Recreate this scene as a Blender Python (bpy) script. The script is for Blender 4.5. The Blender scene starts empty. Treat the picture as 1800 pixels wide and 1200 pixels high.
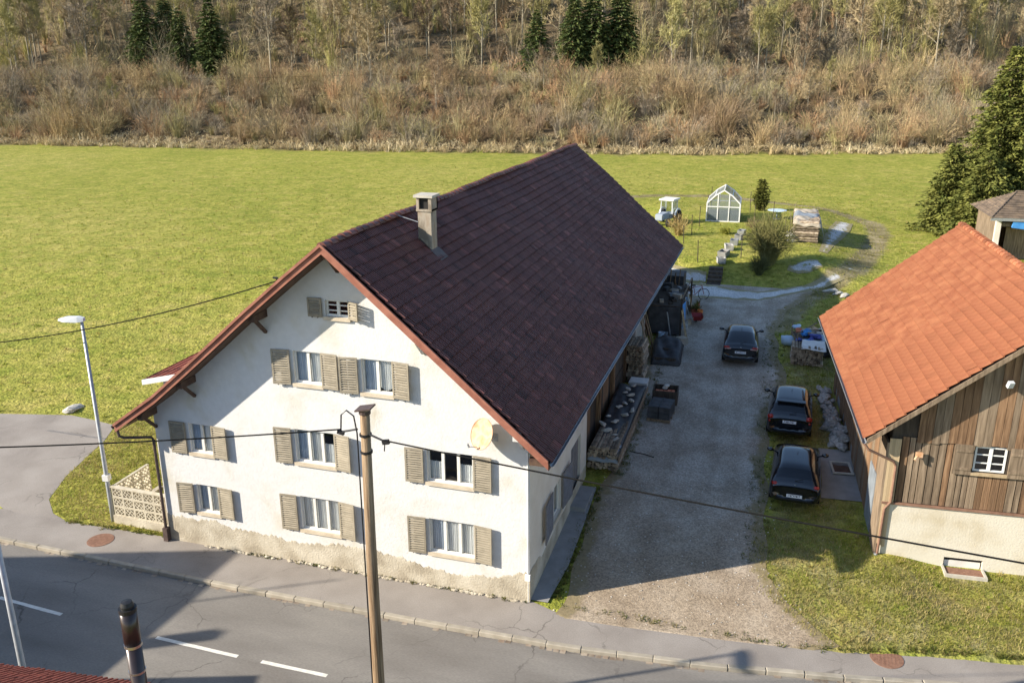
import bpy, bmesh, math, random
import numpy as np
from mathutils import Matrix, Vector, Euler

rng = random.Random(7)
nrg = np.random.default_rng(11)
sc = bpy.context.scene
col = sc.collection

# ------------------------------------------------------------------ camera, sky, sun, exposure
cam_d = bpy.data.cameras.new("camera")
cam = bpy.data.objects.new("camera", cam_d)
col.objects.link(cam)
cam_d.lens = 30.99; cam_d.sensor_width = 36; cam_d.clip_end = 3000
CAM = Vector((6.381, -22.263, 15.8))
RT = Vector((0.95556573, 0.29473948, -0.00477263)); UP = Vector((-0.08600802, 0.29425693, 0.95184846)); FW = Vector((-0.28195169, 0.90914328, -0.30653179))
mw = Matrix(((RT.x, UP.x, -FW.x, CAM.x), (RT.y, UP.y, -FW.y, CAM.y), (RT.z, UP.z, -FW.z, CAM.z), (0, 0, 0, 1)))
cam.matrix_world = mw
sc.camera = cam

SUN_AZ = math.radians(30); SUN_EL = math.radians(26)          # heading of the light in plan, height of the sun
LD = Vector((math.cos(SUN_AZ)*math.cos(SUN_EL), math.sin(SUN_AZ)*math.cos(SUN_EL), -math.sin(SUN_EL)))
world = bpy.data.worlds.new("World"); sc.world = world; world.use_nodes = True
wn = world.node_tree.nodes; wl = world.node_tree.links
bg = wn["Background"]
sky = wn.new("ShaderNodeTexSky"); sky.sky_type = 'NISHITA'; sky.sun_disc = False
sky.sun_elevation = SUN_EL; sky.sun_rotation = math.atan2(-LD.x, -LD.y)
sky.air_density = 1.0; sky.dust_density = 0.4; sky.ozone_density = 2.0
wl.new(sky.outputs[0], bg.inputs[0]); bg.inputs[1].default_value = 0.115
sun_d = bpy.data.lights.new("sun", 'SUN'); sun_d.energy = 5.0; sun_d.angle = math.radians(0.55); sun_d.color = (1.0, 0.91, 0.77)
sun = bpy.data.objects.new("sun", sun_d); col.objects.link(sun)
sun.rotation_euler = LD.to_track_quat('-Z', 'Y').to_euler(); sun.location = (-40, -30, 60)
sc.view_settings.view_transform = 'Standard'; sc.view_settings.look = 'None'
sc.view_settings.gamma = 1; sc.view_settings.use_curve_mapping = False
sc.view_settings.exposure = 0.92
sc.cycles.max_bounces = 6; sc.cycles.transparent_max_bounces = 12

# ------------------------------------------------------------------ materials
MATS = {}
def mat(name, cols, scale=4.0, rough=0.85, bump=0.0, bscale=40.0, detail=5.0, tone=0.0, rand=0.0, metal=0.0, stretch=(1, 1, 1),
        spec=0.3, coat=0.0, lo=0.35, hi=0.65, ndist=0.0, fine=0.0, fscale=60.0, voro=0.0, trans=0.0):
    """noise-mixed principled material; 'tone' = strength of the per-face tone attribute, 'rand' = per-object variation"""
    m = bpy.data.materials.new(name); m.use_nodes = True
    nt = m.node_tree; N = nt.nodes; L = nt.links
    p = N["Principled BSDF"]
    tc = N.new("ShaderNodeTexCoord"); mp = N.new("ShaderNodeMapping"); mp.inputs['Scale'].default_value = stretch
    L.new(tc.outputs['Object'], mp.inputs[0])
    src = mp.outputs[0]
    oi = None
    if rand:
        oi = N.new("ShaderNodeObjectInfo")
        ad = N.new("ShaderNodeVectorMath"); ad.operation = 'ADD'
        sca = N.new("ShaderNodeVectorMath"); sca.operation = 'SCALE'; sca.inputs['Scale'].default_value = 0.37
        L.new(oi.outputs['Location'], sca.inputs[0]); L.new(src, ad.inputs[0]); L.new(sca.outputs[0], ad.inputs[1]); src = ad.outputs[0]
    nz = N.new("ShaderNodeTexNoise"); nz.inputs['Scale'].default_value = scale; nz.inputs['Detail'].default_value = detail; nz.inputs['Distortion'].default_value = ndist
    L.new(src, nz.inputs[0])
    cr = N.new("ShaderNodeValToRGB")
    els = cr.color_ramp.elements
    n = len(cols)
    while len(els) < max(2, n): els.new(0.5)
    cc = cols if n > 1 else [cols[0], cols[0]]
    for i, c in enumerate(cc):
        els[i].position = lo + (hi-lo)*i/(len(cc)-1); els[i].color = (c[0], c[1], c[2], 1)
    L.new(nz.outputs['Fac'], cr.inputs[0])
    c_out = cr.outputs[0]
    def vmul(c_in, fac_out, amount):
        # multiply colour by 1 + amount*(fac-0.5)*2
        ma = N.new("ShaderNodeMath"); ma.operation = 'MULTIPLY_ADD'; ma.inputs[1].default_value = 2*amount; ma.inputs[2].default_value = 1-amount
        L.new(fac_out, ma.inputs[0])
        mx = N.new("ShaderNodeVectorMath"); mx.operation = 'SCALE'
        L.new(c_in, mx.inputs[0]); L.new(ma.outputs[0], mx.inputs['Scale']); return mx.outputs[0]
    if fine:
        nf = N.new("ShaderNodeTexNoise"); nf.inputs['Scale'].default_value = fscale; nf.inputs['Detail'].default_value = 3
        L.new(src, nf.inputs[0]); c_out = vmul(c_out, nf.outputs['Fac'], fine)
    if voro:
        vo = N.new("ShaderNodeTexVoronoi"); vo.inputs['Scale'].default_value = fscale
        L.new(src, vo.inputs[0])
        sp = N.new("ShaderNodeSeparateColor"); L.new(vo.outputs['Color'], sp.inputs[0]); c_out = vmul(c_out, sp.outputs[0], voro)
    if tone:
        at = N.new("ShaderNodeAttribute"); at.attribute_name = "tone"; c_out = vmul(c_out, at.outputs['Fac'], tone)
    if rand: c_out = vmul(c_out, oi.outputs['Random'], rand)
    L.new(c_out, p.inputs['Base Color'])
    p.inputs['Roughness'].default_value = rough; p.inputs['Metallic'].default_value = metal
    p.inputs['Specular IOR Level'].default_value = spec
    if coat: p.inputs['Coat Weight'].default_value = coat; p.inputs['Coat Roughness'].default_value = 0.04
    if trans: p.inputs['Transmission Weight'].default_value = trans
    if bump:
        nb = N.new("ShaderNodeTexNoise"); nb.inputs['Scale'].default_value = bscale; nb.inputs['Detail'].default_value = 4
        L.new(src, nb.inputs[0])
        bp = N.new("ShaderNodeBump"); bp.inputs['Strength'].default_value = bump; bp.inputs['Distance'].default_value = 0.03
        L.new(nb.outputs['Fac'], bp.inputs['Height']); L.new(bp.outputs[0], p.inputs['Normal'])
    MATS[name] = m
    return m

mat('plaster', [(.50, .445, .345), (.565, .535, .465), (.60, .583, .545), (.62, .61, .59), (.625, .618, .605)], scale=.75, rough=.92, bump=.3, bscale=11, lo=.25, hi=.55, fine=.09, fscale=5, detail=9, ndist=.4)
mat('plaster_side', [(.60, .54, .46), (.70, .65, .58)], scale=.8, rough=.92, bump=.35, bscale=14, fine=.06, fscale=9)
mat('plinth', [(.33, .285, .215), (.41, .36, .275), (.47, .42, .33), (.53, .48, .385)], scale=1.3, rough=.95, bump=.6, bscale=18, fine=.15, fscale=14)
mat('barge', [(.24, .092, .062), (.33, .14, .095)], scale=3, rough=.6, stretch=(1, 1, 1), fine=.1)
mat('soffit', [(.07, .04, .03), (.12, .075, .05)], scale=6, rough=.8)
mat('tile_dark', [(.105, .036, .031), (.128, .045, .037), (.150, .056, .044)], scale=2.0, rough=.5, spec=.4, tone=.75, rand=.0, fine=.25, fscale=24, bump=.2, bscale=60)
mat('tile_orange', [(.265, .094, .047), (.305, .115, .057), (.35, .142, .070)], scale=2.2, rough=.8, tone=.42, fine=.16, fscale=14, bump=.2, bscale=60, spec=.2)
mat('tile_red', [(.22, .06, .04), (.30, .08, .05)], scale=1.4, rough=.7, tone=.25, fine=.15, fscale=26)
mat('shutter', [(.265, .23, .17), (.335, .29, .215)], scale=5, rough=.75, fine=.12, fscale=30, rand=.12)
mat('shutter_dark', [(.16, .15, .15), (.21, .20, .20)], scale=5, rough=.75)
mat('sill', [(.50, .42, .31), (.58, .50, .38)], scale=4, rough=.9, bump=.2)
mat('frame_white', [(.68, .66, .60), (.74, .72, .67)], scale=6, rough=.5)
mat('curtain', [(.74, .74, .72), (.80, .80, .79)], scale=3, rough=.95, rand=.08)
mat('curtain_blue', [(.45, .52, .62), (.58, .64, .72)], scale=3, rough=.95)
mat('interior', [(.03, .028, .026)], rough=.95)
mat('pvc', [(.74, .73, .70)], rough=.5, rand=.03)
mat('zinc', [(.30, .31, .32), (.38, .39, .40)], scale=6, rough=.45, metal=.5)
mat('pipe_brown', [(.07, .05, .045), (.10, .07, .06)], scale=6, rough=.5)
mat('pipe_copper', [(.20, .11, .075), (.28, .16, .11)], scale=6, rough=.6)
mat('chimney', [(.20, .165, .125), (.36, .31, .245), (.30, .23, .165)], scale=3.5, rough=.9, bump=.3, stretch=(1, 1, .4))
mat('concrete', [(.42, .39, .33), (.52, .48, .41)], scale=5, rough=.92, bump=.2, fine=.1)
mat('concrete_block', [(.45, .40, .30), (.56, .51, .40)], scale=5, rough=.92, fine=.12, rand=.05)
mat('moss', [(.10, .11, .05), (.30, .30, .26)], scale=4, rough=.95)
mat('asphalt', [(.17, .155, .138), (.21, .194, .174), (.25, .232, .206)], scale=.5, rough=.93, bump=.3, bscale=70, fine=.30, fscale=28, stretch=(.45, 1.6, 1), lo=.32, hi=.68, detail=9)
mat('pavement', [(.235, .208, .184), (.28, .25, .222), (.315, .284, .254)], scale=.7, rough=.94, bump=.3, bscale=60, fine=.24, fscale=28, lo=.3, hi=.7, detail=9)
mat('kerb', [(.30, .265, .21), (.38, .34, .275)], scale=3, rough=.93, rand=.10, fine=.12)
mat('gutter_stone', [(.20, .15, .11), (.33, .28, .22)], scale=3, rough=.95, rand=.25)
mat('paint_white', [(.62, .60, .54), (.74, .72, .66)], scale=7, rough=.8, fine=.1)
mat('rust_iron', [(.20, .105, .070), (.27, .15, .10)], scale=9, rough=.85, bump=.3)
mat('slab', [(.24, .235, .225), (.31, .30, .29)], scale=2, rough=.93, fine=.1)
mat('wood_grey', [(.145, .105, .07), (.225, .165, .11), (.30, .225, .155)], scale=2.2, rough=.9, stretch=(6, 6, .5), rand=.2, bump=.25, bscale=18)
mat('wood_brown', [(.125, .072, .04), (.215, .125, .068), (.30, .185, .105)], scale=2.2, rough=.88, stretch=(6, 6, .5), rand=.24, bump=.25, bscale=18)
mat('wood_tan', [(.42, .31, .18), (.52, .40, .25)], scale=2.2, rough=.88, stretch=(6, 6, .5), rand=.12, bump=.2, bscale=18)
mat('wood_dark', [(.055, .043, .034), (.10, .078, .058)], scale=3, rough=.9, stretch=(4, 4, .6), rand=.25)
mat('pole_wood', [(.15, .095, .055), (.27, .185, .11), (.36, .26, .165)], scale=3, rough=.85, stretch=(9, 9, .35), bump=.3, bscale=14)
mat('log_end', [(.16, .12, .085), (.27, .21, .15), (.36, .29, .21)], scale=6, rough=.95, tone=.5)
mat('barn_plaster', [(.50, .43, .31), (.58, .52, .41), (.62, .57, .47)], scale=.9, rough=.93, bump=.3, bscale=16, fine=.06, fscale=10, lo=.3, hi=.55)
mat('metal_black', [(.02, .02, .022)], rough=.45)
mat('cable_black', [(.012, .012, .012)], rough=.95, spec=.05)
mat('metal_grey', [(.36, .38, .40), (.44, .46, .48)], scale=8, rough=.5, metal=.35)
mat('lamp_head', [(.62, .64, .66)], rough=.4)
mat('flue_black', [(.025, .022, .022), (.05, .03, .028)], scale=2, rough=.28, spec=.6, metal=.3)
mat('steel', [(.55, .53, .50)], rough=.3, metal=.9)
mat('dish', [(.55, .30, .15), (.62, .42, .27), (.53, .26, .12)], scale=2.5, rough=.6)
mat('car_black', [(.008, .009, .012)], rough=.16, spec=.7, coat=.6).node_tree.nodes['Principled BSDF'].inputs['Coat IOR'].default_value = 1.5
mat('car_trim', [(.016, .016, .017)], rough=.55)
mat('car_glass', [(.008, .010, .014)], rough=.06, spec=.6)
mat('chrome', [(.65, .66, .68)], rough=.15, metal=1)
mat('tail_red', [(.30, .012, .010), (.42, .03, .02)], scale=14, rough=.15, spec=.6)
mat('tail_clear', [(.45, .30, .28)], rough=.15)
mat('plate_white', [(.72, .74, .76)], rough=.4)
mat('plate_ink', [(.02, .025, .05)], rough=.5)
mat('tyre', [(.015, .015, .015)], rough=.8)
mat('rim', [(.35, .36, .38)], rough=.3, metal=.9)
mat('tarp_dark', [(.04, .042, .046), (.075, .076, .08)], scale=3, rough=.55, bump=.4, bscale=6)
mat('tarp_grey', [(.20, .225, .25), (.28, .31, .34)], scale=3, rough=.5, bump=.4, bscale=6)
mat('tarp_white', [(.60, .58, .54), (.70, .68, .64)], scale=3, rough=.6, bump=.2, bscale=6)
mat('tarp_tan', [(.34, .29, .22), (.46, .40, .32)], scale=3, rough=.8, bump=.4, bscale=6)
mat('cloth_blue', [(.05, .22, .55), (.08, .30, .65)], scale=3, rough=.7)
mat('cloth_navy', [(.06, .08, .30), (.12, .14, .42)], scale=3, rough=.7)
mat('cloth_pale', [(.42, .55, .68), (.55, .66, .76)], scale=3, rough=.7)
mat('brick_red', [(.45, .14, .07), (.55, .2, .11)], scale=5, rough=.9)
mat('orange_plastic', [(.70, .22, .05)], rough=.5)
mat('red_paint', [(.28, .03, .03)], rough=.5)
mat('stone', [(.20, .20, .195), (.32, .315, .30), (.40, .39, .37)], scale=3, rough=.92, rand=.22, bump=.4, bscale=12)
mat('stone_pale', [(.42, .40, .35), (.55, .52, .46)], scale=3, rough=.92, rand=.12, bump=.3, bscale=12)
mat('tractor_paint', [(.60, .62, .64), (.68, .70, .72)], scale=3, rough=.5)
mat('tractor_blue', [(.30, .34, .40)], rough=.5)
mat('roof_old', [(.13, .10, .075), (.20, .15, .11), (.26, .19, .13)], scale=2, rough=.93, tone=.3, fine=.2, fscale=20)
mat('bark', [(.20, .17, .12), (.30, .26, .19), (.36, .33, .25)], scale=5, rough=.95, stretch=(3, 3, .6), rand=.25)
mat('bark_dark', [(.08, .062, .045), (.13, .10, .075)], scale=5, rough=.95, stretch=(3, 3, .6))
TW = [('twig_grey', (.26, .215, .16)), ('twig_olive', (.29, .26, .11)), ('twig_tan', (.34, .27, .16)), ('twig_yellow', (.33, .30, .135)), ('twig_brown', (.25, .18, .115))]
for n_, c_ in TW: mat(n_, [tuple(v*.75 for v in c_), tuple(v*1.2 for v in c_)], scale=.7, rough=.95, tone=.35, rand=.18, spec=.1)

def color_attr_mat(name, attr='tint', rough=.95, gain=1.0):
    m = bpy.data.materials.new(name); m.use_nodes = True
    N = m.node_tree.nodes; L = m.node_tree.links; p = N["Principled BSDF"]
    a = N.new("ShaderNodeAttribute"); a.attribute_name = attr
    L.new(a.outputs['Color'], p.inputs['Base Color']); p.inputs['Roughness'].default_value = rough; p.inputs['Specular IOR Level'].default_value = .12
    MATS[name] = m
color_attr_mat('tinted')
def grass_mat():
    m = bpy.data.materials.new('grass_blade'); m.use_nodes = True
    N = m.node_tree.nodes; L = m.node_tree.links; N.remove(N["Principled BSDF"])
    out = [n for n in N if n.type == 'OUTPUT_MATERIAL'][0]
    a = N.new("ShaderNodeAttribute"); a.attribute_name = 'tint'
    d = N.new("ShaderNodeBsdfDiffuse"); t = N.new("ShaderNodeBsdfTranslucent"); mx = N.new("ShaderNodeMixShader"); mx.inputs[0].default_value = .45
    L.new(a.outputs['Color'], d.inputs[0]); L.new(a.outputs['Color'], t.inputs[0]); L.new(d.outputs[0], mx.inputs[1]); L.new(t.outputs[0], mx.inputs[2]); L.new(mx.outputs[0], out.inputs[0])
    MATS['grass_blade'] = m
grass_mat()

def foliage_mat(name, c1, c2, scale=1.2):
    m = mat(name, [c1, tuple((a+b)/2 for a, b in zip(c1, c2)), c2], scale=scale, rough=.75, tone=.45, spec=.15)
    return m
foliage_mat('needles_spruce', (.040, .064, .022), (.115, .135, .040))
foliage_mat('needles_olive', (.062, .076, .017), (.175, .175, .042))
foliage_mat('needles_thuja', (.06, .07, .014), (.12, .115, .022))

def glass_mat():
    m = bpy.data.materials.new('window_glass'); m.use_nodes = True
    N = m.node_tree.nodes; L = m.node_tree.links
    N.remove(N["Principled BSDF"])
    out = [n for n in N if n.type == 'OUTPUT_MATERIAL'][0]
    tr = N.new("ShaderNodeBsdfTransparent"); tr.inputs[0].default_value = (.86, .89, .90, 1)
    gl = N.new("ShaderNodeBsdfGlossy"); gl.inputs['Roughness'].default_value = .02
    lw = N.new("ShaderNodeLayerWeight"); lw.inputs[0].default_value = .25
    ma = N.new("ShaderNodeMath"); ma.operation = 'MULTIPLY_ADD'; ma.inputs[1].default_value = .6; ma.inputs[2].default_value = .08; L.new(lw.outputs['Facing'], ma.inputs[0])
    mx = N.new("ShaderNodeMixShader"); L.new(ma.outputs[0], mx.inputs[0]); L.new(tr.outputs[0], mx.inputs[1]); L.new(gl.outputs[0], mx.inputs[2])
    L.new(mx.outputs[0], out.inputs[0]); MATS['window_glass'] = m
glass_mat()
def poly_mat():
    m = bpy.data.materials.new('polycarbonate'); m.use_nodes = True
    N = m.node_tree.nodes; L = m.node_tree.links; p = N["Principled BSDF"]; out = [n for n in N if n.type == 'OUTPUT_MATERIAL'][0]
    p.inputs['Base Color'].default_value = (.20, .24, .26, 1); p.inputs['Roughness'].default_value = .2
    tr = N.new("ShaderNodeBsdfTransparent"); tr.inputs[0].default_value = (.9, .92, .93, 1); mx = N.new("ShaderNodeMixShader"); mx.inputs[0].default_value = .48
    L.new(tr.outputs[0], mx.inputs[1]); L.new(p.outputs[0], mx.inputs[2]); L.new(mx.outputs[0], out.inputs[0]); MATS['polycarbonate'] = m
poly_mat()

def add_cracks(name, scale, width, amount, dark=(.07, .062, .055)):
    m = MATS[name]; N = m.node_tree.nodes; L = m.node_tree.links; p = N["Principled BSDF"]; src = p.inputs['Base Color'].links[0].from_socket
    tc = N.new("ShaderNodeTexCoord"); nz = N.new("ShaderNodeTexNoise"); nz.inputs['Scale'].default_value = 1.4; nz.inputs['Detail'].default_value = 6; L.new(tc.outputs['Object'], nz.inputs[0])
    ad = N.new("ShaderNodeVectorMath"); ad.operation = 'MULTIPLY_ADD'; ad.inputs[1].default_value = (1.1, 1.1, 0); L.new(nz.outputs['Color'], ad.inputs[0]); L.new(tc.outputs['Object'], ad.inputs[2])
    vo = N.new("ShaderNodeTexVoronoi"); vo.feature = 'DISTANCE_TO_EDGE'; vo.inputs['Scale'].default_value = scale; L.new(ad.outputs[0], vo.inputs[0])
    mr = N.new("ShaderNodeMapRange"); mr.inputs[1].default_value = 0; mr.inputs[2].default_value = width; mr.inputs[3].default_value = 1; mr.inputs[4].default_value = 0; L.new(vo.outputs['Distance'], mr.inputs[0])
    n2 = N.new("ShaderNodeTexNoise"); n2.inputs['Scale'].default_value = .33; n2.inputs['Detail'].default_value = 3; L.new(tc.outputs['Object'], n2.inputs[0])
    m2 = N.new("ShaderNodeMapRange"); m2.inputs[1].default_value = .48; m2.inputs[2].default_value = .62; m2.inputs[4].default_value = amount; L.new(n2.outputs['Fac'], m2.inputs[0])
    mu = N.new("ShaderNodeMath"); mu.operation = 'MULTIPLY'; L.new(mr.outputs[0], mu.inputs[0]); L.new(m2.outputs[0], mu.inputs[1])
    mx = N.new("ShaderNodeMix"); mx.data_type = 'RGBA'; L.new(mu.outputs[0], mx.inputs[0]); L.new(src, mx.inputs[6]); mx.inputs[7].default_value = (*dark, 1); L.new(mx.outputs[2], p.inputs['Base Color'])
add_cracks('asphalt', .42, .012, .8); add_cracks('pavement', .5, .014, .7, (.09, .08, .065))

# ------------------------------------------------------------------ mesh helpers
class MB:
    def __init__(self): self.v = []; self.f = []; self.t = []; self.M = None
    def add(self, vs, fs, tone=.5):
        o = len(self.v)
        if self.M is not None: vs = [tuple(self.M @ Vector(p)) for p in vs]
        self.v.extend(tuple(p) for p in vs); self.f.extend([tuple(i+o for i in f) for f in fs]); self.t.extend([tone]*len(fs))
        return self
    def box(self, x0, x1, y0, y1, z0, z1, tone=.5, M=None):
        vs = [(x0, y0, z0), (x1, y0, z0), (x1, y1, z0), (x0, y1, z0), (x0, y0, z1), (x1, y0, z1), (x1, y1, z1), (x0, y1, z1)]
        if M is not None: vs = [tuple(M @ Vector(p)) for p in vs]
        return self.add(vs, [(0, 3, 2, 1), (4, 5, 6, 7), (0, 1, 5, 4), (1, 2, 6, 5), (2, 3, 7, 6), (3, 0, 4, 7)], tone)
    def cbox(self, c, s, rot=(0, 0, 0), tone=.5):
        M = Matrix.Translation(c) @ Euler(rot).to_matrix().to_4x4()
        return self.box(-s[0]/2, s[0]/2, -s[1]/2, s[1]/2, -s[2]/2, s[2]/2, tone, M)
    def beam(self, a, b, w, h, tone=.5):
        a = Vector(a); b = Vector(b); d = b-a; q = d.to_track_quat('X', 'Z')
        M = Matrix.Translation((a+b)/2) @ q.to_matrix().to_4x4()
        return self.box(-d.length/2, d.length/2, -w/2, w/2, -h/2, h/2, tone, M)
    def tube(self, pts, rad, n=6, cap=True, tone=.5):
        pts = [Vector(p) for p in pts]
        if not isinstance(rad, (list, tuple)): rad = [rad]*len(pts)
        vs = []; fs = []
        for i, p in enumerate(pts):
            d = (pts[min(i+1, len(pts)-1)]-pts[max(i-1, 0)])
            if d.length < 1e-9: d = Vector((0, 0, 1))
            d.normalize()
            ref = Vector((0, 0, 1)) if abs(d.z) < .95 else Vector((1, 0, 0))
            a = d.cross(ref).normalized(); b = d.cross(a)
            for k in range(n):
                t = 2*math.pi*k/n; vs.append(p+(a*math.cos(t)+b*math.sin(t))*rad[i])
        for i in range(len(pts)-1):
            for k in range(n):
                fs.append((i*n+k, i*n+(k+1) % n, (i+1)*n+(k+1) % n, (i+1)*n+k))
        if cap: fs.append(tuple(range(n-1, -1, -1))); fs.append(tuple((len(pts)-1)*n+k for k in range(n)))
        return self.add(vs, fs, tone)
    def lathe(self, prof, n=16, c=(0, 0, 0), tone=.5):
        vs = []; fs = []
        for r, z in prof:
            for k in range(n):
                t = 2*math.pi*k/n; vs.append((c[0]+r*math.cos(t), c[1]+r*math.sin(t), c[2]+z))
        for i in range(len(prof)-1):
            for k in range(n): fs.append((i*n+k, i*n+(k+1) % n, (i+1)*n+(k+1) % n, (i+1)*n+k))
        return self.add(vs, fs, tone)
    def blob(self, c, r, seed=0, tone=.5, jit=.22, sub=1):
        bm = bmesh.new(); bmesh.ops.create_icosphere(bm, subdivisions=sub+1, radius=1)
        q = random.Random(seed)
        ph = [q.uniform(0, 6) for _ in range(6)]
        vs = []
        for v in bm.verts:
            k = 1+jit*(math.sin(3*v.co.x+ph[0])*math.sin(2.6*v.co.y+ph[1])+.6*math.sin(4*v.co.z+ph[2]+2*v.co.x))
            vs.append((c[0]+v.co.x*r[0]*k, c[1]+v.co.y*r[1]*k, c[2]+v.co.z*r[2]*k))
        fs = [tuple(v.index for v in f.verts) for f in bm.faces]; bm.free()
        return self.add(vs, fs, tone)
    def mesh(self, name, smooth=False, tone=False):
        me = bpy.data.meshes.new(name); me.from_pydata(self.v, [], self.f)
        if tone:
            a = me.attributes.new("tone", 'FLOAT', 'FACE'); a.data.foreach_set('value', self.t)
        if smooth: me.polygons.foreach_set('use_smooth', [True]*len(me.polygons))
        me.update(); return me
    def build(self, name, material, parent=None, smooth=False, tone=False, kind=None):
        me = self.mesh(name, smooth, tone); me.materials.append(MATS[material])
        o = bpy.data.objects.new(name, me); col.objects.link(o); o.parent = parent
        if kind: o['kind'] = kind
        return o

def tag(o, label, cat, group=None):
    o['label'] = label; o['category'] = cat
    if group: o['group'] = group
    return o
def thing(name, label, cat, loc=(0, 0, 0), rz=0, group=None):
    o = bpy.data.objects.new(name, None); col.objects.link(o); o.empty_display_size = .3
    o.location = loc; o.rotation_euler = (0, 0, rz)
    return tag(o, label, cat, group)
def inst(name, me, parent=None, loc=(0, 0, 0), rot=None, scale=None, M=None):
    o = bpy.data.objects.new(name, me); col.objects.link(o); o.parent = parent
    if M is not None: o.matrix_local = M
    else:
        o.location = loc
        if rot: o.rotation_euler = rot
        if scale: o.scale = (scale,)*3 if not isinstance(scale, (tuple, list)) else scale
    return o
def fast_mesh(name, V, F, material, tint=None, tone=None, smooth=False):
    """V (n,3), F (m,3) numpy triangles; tint (m,3) per-face colours; tone (m,)"""
    me = bpy.data.meshes.new(name); n = len(V); m = len(F)
    me.vertices.add(n); me.vertices.foreach_set('co', np.asarray(V, np.float32).ravel())
    me.loops.add(m*3); me.loops.foreach_set('vertex_index', np.asarray(F, np.int32).ravel())
    me.polygons.add(m); me.polygons.foreach_set('loop_start', np.arange(0, m*3, 3, dtype=np.int32)); me.polygons.foreach_set('loop_total', np.full(m, 3, np.int32))
    if tint is not None:
        a = me.attributes.new('tint', 'FLOAT_COLOR', 'FACE'); c = np.ones((m, 4), np.float32); c[:, :3] = tint; a.data.foreach_set('color', c.ravel())
    if tone is not None:
        a = me.attributes.new('tone', 'FLOAT', 'FACE'); a.data.foreach_set('value', np.asarray(tone, np.float32))
    if smooth: me.polygons.foreach_set('use_smooth', np.ones(m, bool))
    me.update(calc_edges=True); me.validate(); me.materials.append(MATS[material])
    return me

# ------------------------------------------------------------------ terrain
def ss(a, b, x):
    t = np.clip((x-a)/(b-a), 0, 1); return t*t*(3-2*t)
KX = [-400, -60, -40, -18.6, -9.3, -1.7, 1.66, 5.55, 9.2, 14, 20, 30, 60, 400]; KY = [8, 1.0, -1.0, -1.72, -1.92, -1.86, -1.78, -1.43, -.85, .05, 1.6, 5.0, 16, 150]
BX = [-400, -60, -40, -17.5, -13, 0.05, 1.2, 3, 6, 9, 11.4, 13.7, 20, 30, 60, 400]; BY = [9.6, 2.6, .6, -.1, .04, .04, -.42, -.34, -.1, .24, .84, 1.2, 3.1, 6.6, 17.6, 152]
def kerb_y(x): return np.interp(x, KX, KY)
def back_y(x): return np.interp(x, BX, BY)
CX, CY = CAM.x, CAM.y
def hill(x, y):
    s = (x-CX)*-.296+(y-CY)*.955; l = (x-CX)*.955+(y-CY)*.296
    edge = np.interp(l, [-300, -88, -26, 25, 62, 300], [205, 154, 139.5, 131.5, 131.5, 150])
    return s-edge, l
def tz(x, y):
    x = np.asarray(x, float); y = np.asarray(y, float)
    z = .072*np.clip(y, 0, 26)+.45*ss(24, 42, y)
    z = z+.7*ss(34.2, 37., y)*ss(-7, -3, x)*(1-ss(8, 13, x))*(1-ss(56, 68, y))
    u, l = hill(x, y)
    z = z+9.0*ss(-3, 33, u)+np.clip(u-37, 0, 85)*.36+np.clip(u-122, 0, 200)*.08+ss(0, 10, u)*(.5*np.sin(l*.23+.4*np.sin(u*.3))+.35*np.sin(u*.31+l*.11))
    z = z+.05*np.sin(x*.37+1.3)*np.sin(y*.29)*ss(40, 60, y)*(1-ss(-10, 0, u))
    z = z-.27*ss(10.4, 12.6, x)*ss(1.2, 4.2, y)*(1-ss(5.6, 7.5, y))
    road = (1-ss(-.35, -.02, y-back_y(x)))
    z = z-.2*road
    return z
def tzs(x, y): return float(tz(x, y))
def axis(segs):
    out = []
    for a, b, n in segs: out += list(np.linspace(a, b, n, endpoint=False))
    return np.array(out+[segs[-1][1]])
gx = axis([(-520, -150, 24), (-150, -45, 60), (-45, -22, 46), (-22, 16, 120), (16, 40, 40), (40, 110, 40), (110, 420, 24)])
gy = axis([(-200, -12, 20), (-12, -3, 14), (-3, 9, 60), (9, 45, 100), (45, 90, 60), (90, 200, 100), (200, 620, 40)])
X, Y = np.meshgrid(gx, gy); Z = tz(X, Y)
nx, ny = len(gx), len(gy)
ii = np.arange(nx*ny).reshape(ny, nx)
a_, b_, c_, d_ = ii[:-1, :-1].ravel(), ii[:-1, 1:].ravel(), ii[1:, 1:].ravel(), ii[1:, :-1].ravel()
F = np.concatenate([np.stack([a_, b_, c_], 1), np.stack([a_, c_, d_], 1)])
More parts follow.
